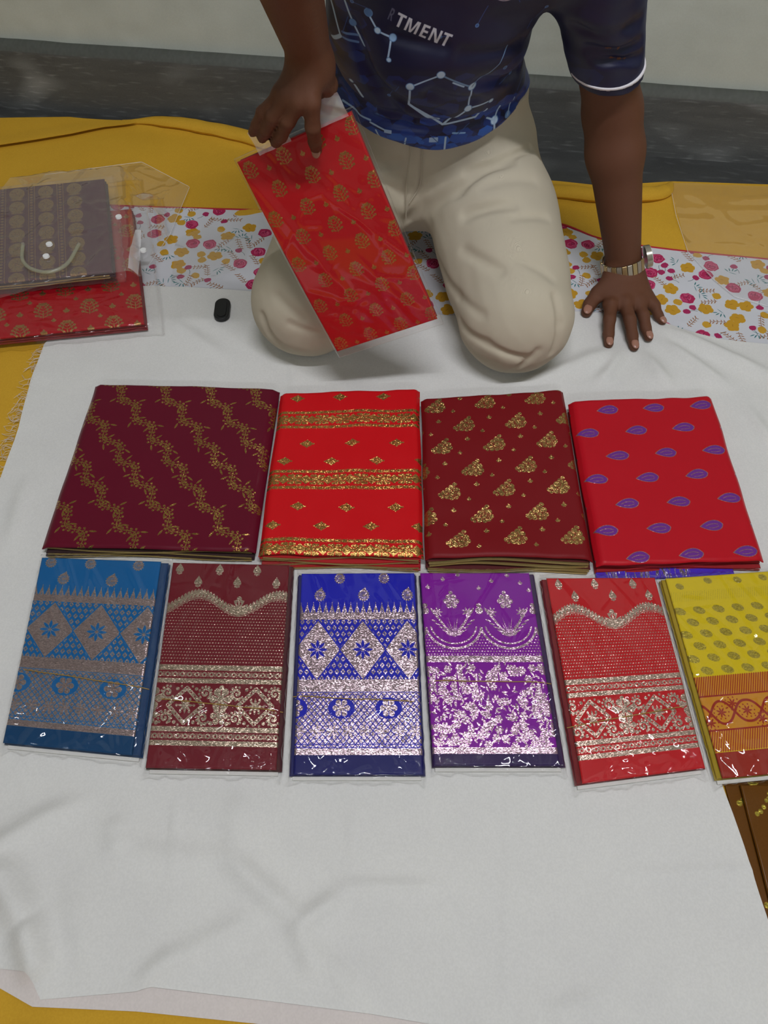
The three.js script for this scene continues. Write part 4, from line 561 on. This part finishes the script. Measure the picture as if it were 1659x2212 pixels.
const bodyField = (x, y, z) => { let d = core(x, y, z); d = smin(d, neck(x, y, z), 0.03); d = smin(d, headField.f(x, y, z), 0.025); d = smin(d, smin(armR(x, y, z), handR(x, y, z), 0.016), 0.02); d = smin(d, smin(armL(x, y, z), handL(x, y, z), 0.014), 0.02); return smin(d, legs(x, y, z), 0.02); };
M.skin = phys({ color: 0x66402c, roughness: 0.52, specularIntensity: 0.6, bumpMap: tile(speck, 30), bumpScale: 0.0003 });
M.nail = std({ color: 0x9c6f5c, roughness: 0.3 });
const person = thing('person', 'kneeling person in navy molecule print t-shirt and beige trousers, holding up a red packet', 'person', [0.06, 0, -1.1]);
const own = (g) => g.translate(-0.06, 0, 1.1); // the person's own origin is on the floor between the knees
part('body', own(uvFrom(meshField(bodyField, [-0.3, 0.002, -1.54], [0.53, 0.93, -0.74], 0.0034), (x, y, z) => [x + z, y])), M.skin, person);
const nailGeo = (chainPts, r) => { const a = V(chainPts[2]), b = V(chainPts[3]), dir = b.clone().sub(a).normalize(), up = new THREE.Vector3(0, 1, 0.25).addScaledVector(dir, -new THREE.Vector3(0, 1, 0.25).dot(dir)).normalize(), side = new THREE.Vector3().crossVectors(up, dir), g = new THREE.SphereGeometry(1, 14, 10).scale(r * 0.78, r * 0.32, r * 1.15); g.applyMatrix4(new THREE.Matrix4().makeBasis(side, up, dir).setPosition(b.addScaledVector(up, r * 0.82).addScaledVector(dir, -0.001))); return own(g); };
for (const [k, r] of [['index', 0.0079], ['middle', 0.0081], ['ring', 0.0077], ['pinky', 0.0068], ['thumb', 0.0094]]) part('fingernail', nailGeo(fR[k], r), M.nail, person);
part('fingernail', (() => { const g = new THREE.SphereGeometry(1, 14, 10).scale(0.0055, 0.008, 0.0022); return own(g.rotateX(-0.35).translate(-0.082, 0.389, -0.8695)); })(), M.nail, person);
{ // hair and eyes
  const h = (x, y, z) => { const p = headField.into(x, y, z), d = headField.el([0, 0.028, -0.014], [0.084, 0.108, 0.1])(p), cut = smax(p[2] - 0.055 + Math.max(0, 0.06 - p[1]) * 1.1, -(p[1] + 0.055), 0.02); return smax(d + 0.002 * N3(x * 60, y * 60, z * 25), cut, 0.015); };
  part('hair', own(meshField(h, [-0.06, 0.65, -1.1], [0.17, 0.95, -0.82], 0.004)), std({ color: 0x0d0b0a, roughness: 0.6 }), person);
  const back = (px, py, pz) => { const ct = Math.cos(0.5), st = Math.sin(0.5); return [px + HEAD[0], py * ct - pz * st + HEAD[1], py * st + pz * ct + HEAD[2]]; };
  const eyeM = std({ color: 0xd8d2c8, roughness: 0.25 }), iris = std({ color: 0x1a0f0a, roughness: 0.2 });
  for (const s of [-1, 1]) { const e = part('eye', own(new THREE.SphereGeometry(0.0125, 16, 12).translate(...back(s * 0.032, 0.006, 0.072))), eyeM, person); part('iris', own(new THREE.SphereGeometry(0.006, 12, 8).translate(...back(s * 0.031, 0.003, 0.0805))), iris, e); }
}
// creases: [ax, ay, az, bx, by, bz, depth, width]; a positive depth is a groove
const creaseField = (list) => { const L = list.map(([a, b, d, w]) => [capsule(a, b, 0, 0), d, w, a, b]); return (x, y, z) => { let s = 0; for (const [f, d, w, a, b] of L) { if (z < Math.min(a[2], b[2]) - 3 * w || z > Math.max(a[2], b[2]) + 3 * w || y < Math.min(a[1], b[1]) - 3 * w || y > Math.max(a[1], b[1]) + 3 * w || x < Math.min(a[0], b[0]) - 3 * w || x > Math.max(a[0], b[0]) + 3 * w) continue; const r = f(x, y, z) / w; s += d * Math.exp(-r * r); } return s; }; };
const creases = creaseField([[[0.0405, 0.2519, -1.105], [0.0351, 0.1782, -1.0939], 0.00378, 0.0035], [[0.0351, 0.1782, -1.0939], [0.0363, 0.1283, -1.093], 0.00378, 0.0035], [[0.0583, 0.2472, -1.1042], [0.0563, 0.1879, -1.1001], 0.002025, 0.003], [[0.0563, 0.1879, -1.1001], [0.0407, 0.1603, -1.0932], 0.002025, 0.003], [[0.0394, 0.1257, -1.0966], [0.1117, 0.2058, -1.0607], 0.00945, 0.01], [[0.1117, 0.2058, -1.0607], [0.1913, 0.2381, -1.091], 0.00945, 0.01], [[0.125, 0.1951, -1.0164], [0.1898, 0.2171, -1.0114], 0.0081, 0.01], [[0.1197, 0.1684, -0.9684], [0.1698, 0.175, -0.9131], 0.0054, 0.009], [[0.1175, 0.0894, -0.8973], [0.1536, 0.0976, -0.842], 0.00675, 0.007], [[0.1536, 0.0976, -0.842], [0.2154, 0.0827, -0.825], 0.00675, 0.007], [[0.1264, 0.0588, -0.8812], [0.1716, 0.0594, -0.836], 0.0054, 0.006], [[0.231, 0.2272, -1.1365], [0.1801, 0.2382, -1.0848], 0.00675, 0.007], [[0.1801, 0.2382, -1.0848], [0.1281, 0.225, -1.079], 0.00675, 0.007], [[0.0871, 0.1034, -1.028], [0.1146, 0.1163, -0.9253], 0.00405, 0.008], [[0.1146, 0.1163, -0.9253], [0.1447, 0.1322, -0.8672], 0.00405, 0.008], [[0.2452, 0.1979, -1.0059], [0.1929, 0.2102, -0.989], 0.00405, 0.008], [[0.2515, 0.1568, -0.8792], [0.2611, 0.1258, -0.8544], 0.0054, 0.007], [[0.2611, 0.1258, -0.8544], [0.2567, 0.0841, -0.8391], 0.0054, 0.007], [[0.229, 0.0953, -0.828], [0.201, 0.0512, -0.8322], 0.0054, 0.006], [[-0.0211, 0.2278, -1.0963], [0.0219, 0.2248, -1.1034], 0.00675, 0.007], [[-0.0118, 0.2102, -1.0778], [0.0314, 0.1754, -1.0907], 0.0081, 0.008], [[0.0114, 0.1685, -1.0625], [0.0307, 0.1327, -1.0859], 0.0081, 0.007], [[-0.1871, 0.1041, -0.8936], [-0.1777, 0.0754, -0.8825], 0.0054, 0.007], [[-0.1777, 0.0754, -0.8825], [-0.1393, 0.0426, -0.8752], 0.0054, 0.007], [[-0.1585, 0.143, -0.8949], [-0.1246, 0.1203, -0.8701], 0.00405, 0.008], [[-0.1406, 0.1123, -0.8688], [-0.0986, 0.0933, -0.867], 0.00405, 0.006], [[0.1973, 0.1857, -0.9256], [0.2459, 0.1677, -0.9066], 0.0027, 0.008], [[0.1544, 0.2237, -1.0482], [0.2264, 0.2215, -1.0631], 0.0027, 0.01]]);
const shirtCreases = creaseField([[[-0.0403, 0.4531, -1.0322], [-0.0096, 0.3715, -1.038], 0.01215, 0.01], [[-0.0096, 0.3715, -1.038], [0.0281, 0.3118, -1.061], 0.01215, 0.01], [[-0.0687, 0.3574, -1.1238], [-0.0254, 0.3252, -1.0801], 0.01215, 0.009], [[-0.0282, 0.4024, -1.0354], [0.0179, 0.3568, -1.035], 0.010125, 0.01], [[0.0179, 0.3568, -1.035], [0.0731, 0.3332, -1.0448], 0.010125, 0.01], [[0.0117, 0.4549, -1.0052], [0.073, 0.4455, -0.9989], 0.006075, 0.009], [[0.0615, 0.3781, -1.0155], [0.1212, 0.3503, -1.0468], 0.006075, 0.01], [[-0.0197, 0.3091, -1.081], [0.079, 0.2996, -1.063], 0.0081, 0.007], [[0.079, 0.2996, -1.063], [0.1543, 0.305, -1.0882], 0.0081, 0.007], [[0.1543, 0.305, -1.0882], [0.207, 0.3065, -1.1409], 0.0081, 0.007], [[-0.0062, 0.3273, -1.0669], [0.0793, 0.3133, -1.0583], 0.0081, 0.007], [[0.0793, 0.3133, -1.0583], [0.1675, 0.3156, -1.0935], 0.0081, 0.007], [[0.2692, 0.4168, -1.0523], [0.3365, 0.4134, -1.0687], 0.010125, 0.008], [[0.2784, 0.4034, -1.0534], [0.3464, 0.3948, -1.0778], 0.010125, 0.007], [[0.2408, 0.4471, -1.0452], [0.3248, 0.4474, -1.0564], 0.006075, 0.01], [[0.1291, 0.3848, -1.0314], [0.1934, 0.359, -1.1169], 0.0081, 0.01], [[0.0987, 0.4344, -1.0026], [0.1801, 0.4266, -1.0532], 0.006075, 0.01], [[-0.0666, 0.3315, -1.1198], [-0.0467, 0.3123, -1.0994], 0.010125, 0.008]]);
const SEAMS = [[[0.0405, 0.2519, -1.105], [0.0351, 0.1782, -1.0939], [0.0363, 0.1283, -1.093]], [[0.0583, 0.2472, -1.1042], [0.0563, 0.1879, -1.1001], [0.0407, 0.1603, -1.0932]]];
const pants = (() => {
  const shape = blend([
    ellBar([0.068, 0.155, -1.21], [0.072, 0.3, -1.205], [0.165, 0.108], [0.153, 0.1], SIDE),
    capsule(J.hipR, J.kneeR, 0.1, 0.087), capsule(J.hipL, J.kneeL, 0.1, 0.083), capsule([0.185, 0.13, -1.1], [0.196, 0.108, -1.0], 0.096, 0.09),
    capsule(J.kneeR, J.ankR, 0.072, 0.052), capsule(J.kneeL, J.ankL, 0.072, 0.052)], 0.035);
  return (x, y, z) => { let d = shape(x, y, z); if (d > 0.05 || d < -0.05) return d; d += creases(x, y, z); d += 0.0016 * N3(x * 16, y * 16, z * 16) + 0.0009 * N3(x * 40 + y * 25, y * 30, z * 22); d = smax(d, y - 0.288 - 0.02 * (x - 0.06), 0.006); return smax(d, 0.0102 - y, 0.004); };
})();
M.pants = std({ color: 0xcbc1aa, roughness: 0.88, bumpMap: tile(weave, 60), bumpScale: 0.0003 });
const trousers = part('trousers', own(uvFrom(meshField(pants, [-0.27, 0.004, -1.5], [0.37, 0.34, -0.83], 0.0036), (x, y, z) => [x + z * 0.5, y + z * 0.5])), M.pants, person);
for (const pts of SEAMS) part('seam', own(tube(pts, 0.0011, 30, 5)), M.pants, trousers);
// the shirt: torso and short sleeves, cut at the hem and the cuffs
const axisR = V(J.elR).sub(V(J.shR)).normalize(), axisL = V(J.elL).sub(V(J.shL)).normalize();
const sleeveR = (o) => { const f = blend([capsule(J.shR, [0.268, 0.49, -1.088], 0.066 + o, 0.059 + o), capsule([0.268, 0.49, -1.088], [0.33, 0.322, -1.123], 0.059 + o, 0.047 + o)], 0.02); return f; };
const cutR = (x, y, z, t) => (x - J.shR[0]) * 0.04 - (y - J.shR[1]) * 0.975 - (z - J.shR[2]) * 0.218 - t;
const CUFF = 0.2;
const shirtShape = (() => {
  const t = torso(0.008), sr = sleeveR(0), sl = capsule(J.shL, [-0.103, 0.65, -0.9], 0.066, 0.058);
  return (x, y, z) => {
    let d = t(x, y, z); if (y < 0.42) d -= 0.006 * smooth(0.42, 0.28, y);
    const hem = 0.26 + 2.2 * (x - 0.08) ** 2 + 0.003 * N3(x * 20, 3, z * 20);
    d = smax(d, hem - y, 0.008);
    d = smin(d, smax(sr(x, y, z), cutR(x, y, z, CUFF), 0.004), 0.022);
    const cl = (x - J.shL[0]) * axisL.x + (y - J.shL[1]) * axisL.y + (z - J.shL[2]) * axisL.z - 0.17;
    d = smin(d, smax(sl(x, y, z), cl, 0.004), 0.022);
    return smax(d, -capsule([0.062, 0.6, -1.06], [0.058, 0.74, -0.99], 0.058, 0.062)(x, y, z), 0.01);
  };
})();
const shirt = (x, y, z) => { let d = shirtShape(x, y, z); if (d > 0.04 || d < -0.04) return d; d += shirtCreases(x, y, z) + 0.0022 * N3(x * 10 + y * 14, y * 26, z * 12) + 0.001 * N3(x * 30, y * 46, z * 30); return d; };
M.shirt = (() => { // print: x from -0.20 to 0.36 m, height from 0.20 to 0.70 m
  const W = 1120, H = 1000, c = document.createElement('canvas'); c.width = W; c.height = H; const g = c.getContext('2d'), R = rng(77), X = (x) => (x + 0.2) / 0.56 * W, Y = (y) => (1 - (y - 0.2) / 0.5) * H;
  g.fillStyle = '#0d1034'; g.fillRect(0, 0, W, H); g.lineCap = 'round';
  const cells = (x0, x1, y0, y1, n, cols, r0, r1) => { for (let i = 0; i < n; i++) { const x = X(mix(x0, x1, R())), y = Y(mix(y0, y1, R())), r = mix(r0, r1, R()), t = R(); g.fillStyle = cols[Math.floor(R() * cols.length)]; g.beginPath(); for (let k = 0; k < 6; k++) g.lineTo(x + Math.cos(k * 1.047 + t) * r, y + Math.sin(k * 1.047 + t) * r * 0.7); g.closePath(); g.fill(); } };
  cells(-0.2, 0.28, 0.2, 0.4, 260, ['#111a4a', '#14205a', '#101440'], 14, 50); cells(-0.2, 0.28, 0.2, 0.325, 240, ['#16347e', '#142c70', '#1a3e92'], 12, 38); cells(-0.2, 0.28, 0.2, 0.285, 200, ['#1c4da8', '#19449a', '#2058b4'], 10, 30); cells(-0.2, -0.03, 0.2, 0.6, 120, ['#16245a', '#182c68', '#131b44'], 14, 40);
  const line = (pts, w, col = '#a9c3dd') => { g.strokeStyle = col; g.lineWidth = w; g.beginPath(); pts.forEach(([x, y], i) => g[i ? 'lineTo' : 'moveTo'](X(x), Y(y))); g.stroke(); };
  const node = (x, y, r, col = '#b9d0e6') => { g.fillStyle = col; g.beginPath(); g.arc(X(x), Y(y), r, 0, 6.3); g.fill(); g.strokeStyle = '#5f86b5'; g.lineWidth = 2; g.stroke(); };
  const A = [0.034, 0.39], B = [0.073, 0.409], C = [0.117, 0.382], D = [0.117, 0.338], E = [0.084, 0.307], F = [0.034, 0.35];
  line([A, B], 5); line([B, C], 5, '#6f8fb4'); line([C, D], 5); line([D, E], 7); line([E, F], 7); line([F, A], 6); line([[0.04, 0.345], [0.078, 0.318]], 6); line([[0.09, 0.395], [0.105, 0.386]], 5); line([E, [0.132, 0.309]], 7); line([[0.132, 0.309], [0.146, 0.326]], 6); line([D, [0.145, 0.341]], 6);
  for (const p of [A, B, C, D]) node(...p, 11); node(0.15, 0.34, 7); node(0.16, 0.398, 5, '#44608a'); line([C, [0.15, 0.41], [0.158, 0.43]], 3, '#6f8fb4');
  line([[-0.019, 0.476], [-0.008, 0.459], [0.009, 0.452], [0.005, 0.427]], 5); node(-0.019, 0.478, 10, '#4d74a8'); node(-0.008, 0.459, 8); node(0.011, 0.452, 9, '#8fb2d8'); node(0.006, 0.425, 6);
  line([[-0.056, 0.51], [-0.039, 0.456], [-0.025, 0.43]], 5); line([[-0.075, 0.5], [-0.056, 0.434]], 5); line([[-0.056, 0.434], [-0.068, 0.42]], 9); line([[-0.053, 0.441], [-0.033, 0.441]], 6, '#5f7fb0'); line([[-0.053, 0.434], [-0.033, 0.432]], 6, '#5f7fb0'); node(-0.039, 0.456, 9, '#5b84bb');
  line([[-0.04, 0.36], [-0.03, 0.345]], 8); node(-0.045, 0.365, 6); line([[-0.06, 0.315], [-0.02, 0.303]], 6, '#9bbbe0'); line([[-0.02, 0.3], [0.0, 0.294]], 5); line([[-0.012, 0.29], [-0.006, 0.276]], 5); line([[0.032, 0.284], [0.03, 0.266]], 5); line([[0.09, 0.286], [0.09, 0.262]], 6); line([[0.1, 0.292], [0.118, 0.29]], 5, '#7fa6d4');
  g.fillStyle = '#9dbbe0'; g.fillRect(X(0.066), Y(0.287), 26, 18); g.fillRect(X(0.0), Y(0.295), 22, 12);
  node(0.162, 0.296, 11); line([[0.162, 0.296], [0.168, 0.316]], 5); line([[0.162, 0.296], [0.15, 0.302]], 5); line([[0.162, 0.296], [0.164, 0.28]], 6); node(0.183, 0.295, 8, '#6d93c8'); line([[0.183, 0.295], [0.19, 0.32]], 3);
  for (let i = 0; i < 26; i++) { const x = -0.14 + R() * 0.36, y = 0.25 + R() * 0.25, l = 0.012 + R() * 0.02, a = R() * 6.3; line([[x, y], [x + Math.cos(a) * l, y + Math.sin(a) * l]], 2, '#2f4a86'); if (R() < 0.5) node(x, y, 4, '#2f4f90'); }
  // lettering across the chest, and the foot of the crest
  g.save(); g.translate(X(0.011), Y(0.469)); g.rotate(0.36); g.fillStyle = '#d6d8e2'; g.font = 'bold 44px sans-serif'; g.scale(0.98, 1.12); g.fillText('TMENT', 0, 0); g.fillStyle = '#5a5c74'; g.font = 'bold 40px sans-serif'; g.scale(0.55, 1); g.fillText('R', -36, -5); g.restore();
  g.strokeStyle = '#d0d2de'; g.lineWidth = 8; g.beginPath(); g.arc(X(0.036), Y(0.512), 16, 0.2, 2.9); g.stroke();
  g.strokeStyle = '#b9a9b8'; g.lineWidth = 2.5; for (let i = 0; i < 4; i++) { g.beginPath(); g.arc(X(0.145), Y(0.515) - 6, 26 + i * 6, 0.7, 2.4); g.stroke(); } g.fillStyle = '#a33a3e'; g.fillRect(X(0.143), Y(0.51), 14, 8); g.fillStyle = '#4c8a6a'; g.fillRect(X(0.152), Y(0.508), 8, 5);
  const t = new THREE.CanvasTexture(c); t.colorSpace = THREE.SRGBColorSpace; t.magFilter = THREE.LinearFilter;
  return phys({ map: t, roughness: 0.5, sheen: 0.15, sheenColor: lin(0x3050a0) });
})();
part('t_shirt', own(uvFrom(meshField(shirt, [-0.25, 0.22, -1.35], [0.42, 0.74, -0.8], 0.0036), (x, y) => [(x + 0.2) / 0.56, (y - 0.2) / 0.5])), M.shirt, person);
{ const sr = sleeveR(0.0018), piping = (x, y, z) => smax(sr(x, y, z), Math.abs(cutR(x, y, z, CUFF - 0.014)) - 0.0022, 0.0015); part('cuff_piping', own(meshField(piping, [0.26, 0.26, -1.2], [0.42, 0.42, -1.04], 0.0018)), std({ color: 0xd9d5d8, roughness: 0.6 }), person, 'white piping round the sleeve cuff'); }
{ // metal bracelet watch on the planted wrist
  const wr = V(J.wrR), ax = V(J.wrR).sub(V([0.358, 0.235, -1.118])).normalize(), c = wr.clone().addScaledVector(ax, -0.006), u = new THREE.Vector3(1, 0, 0).addScaledVector(ax, -ax.x).normalize(), w = new THREE.Vector3().crossVectors(u, ax);
  const t = thing('wristwatch', 'metal bracelet wristwatch with a pale dial on the planted wrist', 'watch', c.toArray()), M4 = new THREE.Matrix4().makeBasis(u, ax, w);
  const steel = std({ color: 0xb8b2a4, metalness: 0.95, roughness: 0.28 }), gilt = std({ color: 0xc2ab7c, metalness: 0.95, roughness: 0.3 }), dial = std({ color: 0xd9d8d2, roughness: 0.35 }), rx = 0.0365, rz = 0.0335;
  const place = (g, a, lift = 0) => g.rotateY(-a).translate(Math.cos(a) * (rx + lift), 0, Math.sin(a) * (rz + lift)).applyMatrix4(M4);
  const lg = 22; for (let i = 0; i < lg; i++) { const a = 0.55 + i / lg * 5.2; part('link', place(new RoundedBoxGeometry(0.0036, 0.021, 0.0082, 2, 0.001), a), i % 2 ? gilt : steel, t); }
  const a0 = 0; part('case', place(new THREE.CylinderGeometry(0.0185, 0.0195, 0.009, 40).rotateZ(-Math.PI / 2), a0, 0.004), steel, t); part('dial', place(new THREE.CylinderGeometry(0.016, 0.016, 0.0012, 40).rotateZ(-Math.PI / 2), a0, 0.009), dial, t); part('crown', place(new THREE.CylinderGeometry(0.0022, 0.0022, 0.004, 12), a0, 0.004).translate(...ax.clone().multiplyScalar(0.0205).toArray()), steel, t);
}
// ---------- the red packet held up ----------
{
  const TL = V([-0.185, 0.36, -0.89]), X = V([-0.0385, 0.425, -0.89]).sub(TL).normalize(), Z0 = V([-0.066, 0.093, -0.82]).sub(TL), Z = Z0.addScaledVector(X, -Z0.dot(X)).normalize(), Y = new THREE.Vector3().crossVectors(Z, X);
  const w = 0.159, l = 0.292, q = [[0, 0], [w, 0], [w, l], [0, l]], t = thing('held_saree', 'red saree with small gold motifs in a clear sleeve, held up in one hand', 'saree', TL.clone().addScaledVector(Y, -0.012).toArray());
  t.quaternion.setFromRotationMatrix(new THREE.Matrix4().makeBasis(X, Y, Z));
  const bend = (u, v) => 0.006 * Math.sin(v * 2.6) - 0.003;
  for (let i = 0; i < 2; i++) part('fold_layer', slab(grow(q, -0.001, -0.0005 - i * 0.001, 0, -0.002 + i * 0.002), i * 0.0036, 0.0036, 0.0016, { nx: 8, nz: 20, base: bend }), plainCloth(0x8c1014, 0.5), t);
  const butas = (g, R, W, L) => { g.fillStyle = RED; for (let r = 0, y = 16; y < L; y += 33, r++) for (let x = 12 + (r % 2) * 24; x < W; x += 48) { treeMotif(g, R, x, y, 11); buta(g, x + 24, y + 4, 4.5); } };
  part('top_fold', slab(q, 0.0072, 0.0046, 0.0022, { nx: 24, nz: 40, base: bend }), mk(160, 290, '#b3121a', '#c08a4c', butas, { rough: 0.5 }), t);
  const a = crumple(401, 0.17, 0.34, 22, 0.0012, { angle: 1.2, spread: 0.9, len: 0.09, wide: 0.009 }), b = crumple(402, 0.17, 0.34, 40, 0.001, { len: 0.03, wide: 0.006 });
  part('plastic_sleeve', slab(grow(q, 0.004, 0.005, 0.012, 0.003), -0.0008, 0.0145, 0.006, { nx: 60, nz: 100, base: bend, top: (u, v) => 0.0004 + a(u * 0.17, v * 0.34) + b(u * 0.17, v * 0.34) }), M.film, t, 'clear crinkled plastic sleeve');
  const flapD = crumple(403, 0.17, 0.05, 14, 0.003, { len: 0.04, wide: 0.01 });
  for (const [x0, x1, name] of [[0.034, 0.078, 'sleeve_flap'], [0.104, 0.156, 'sleeve_flap']]) part(name, (() => { const P = [], UV = [], I = [], n = 16; for (let j = 0; j <= n; j++) for (let i = 0; i <= n; i++) { const x = mix(x0, x1, i / n), z = 0.002 - 0.03 * j / n; P.push(x, 0.011 - 0.0 * j + flapD(x, z + 0.03) + 0.008 * (j / n) ** 2, z); UV.push(i / n, j / n); } for (let j = 0; j < n; j++) for (let i = 0; i < n; i++) { const p = j * (n + 1) + i; I.push(p, p + 1, p + n + 1, p + 1, p + n + 2, p + n + 1); } return geom(P, I, UV); })(), M.seam, t, 'loose greyish film flap above the fold');
}
renderer.render(scene, camera);
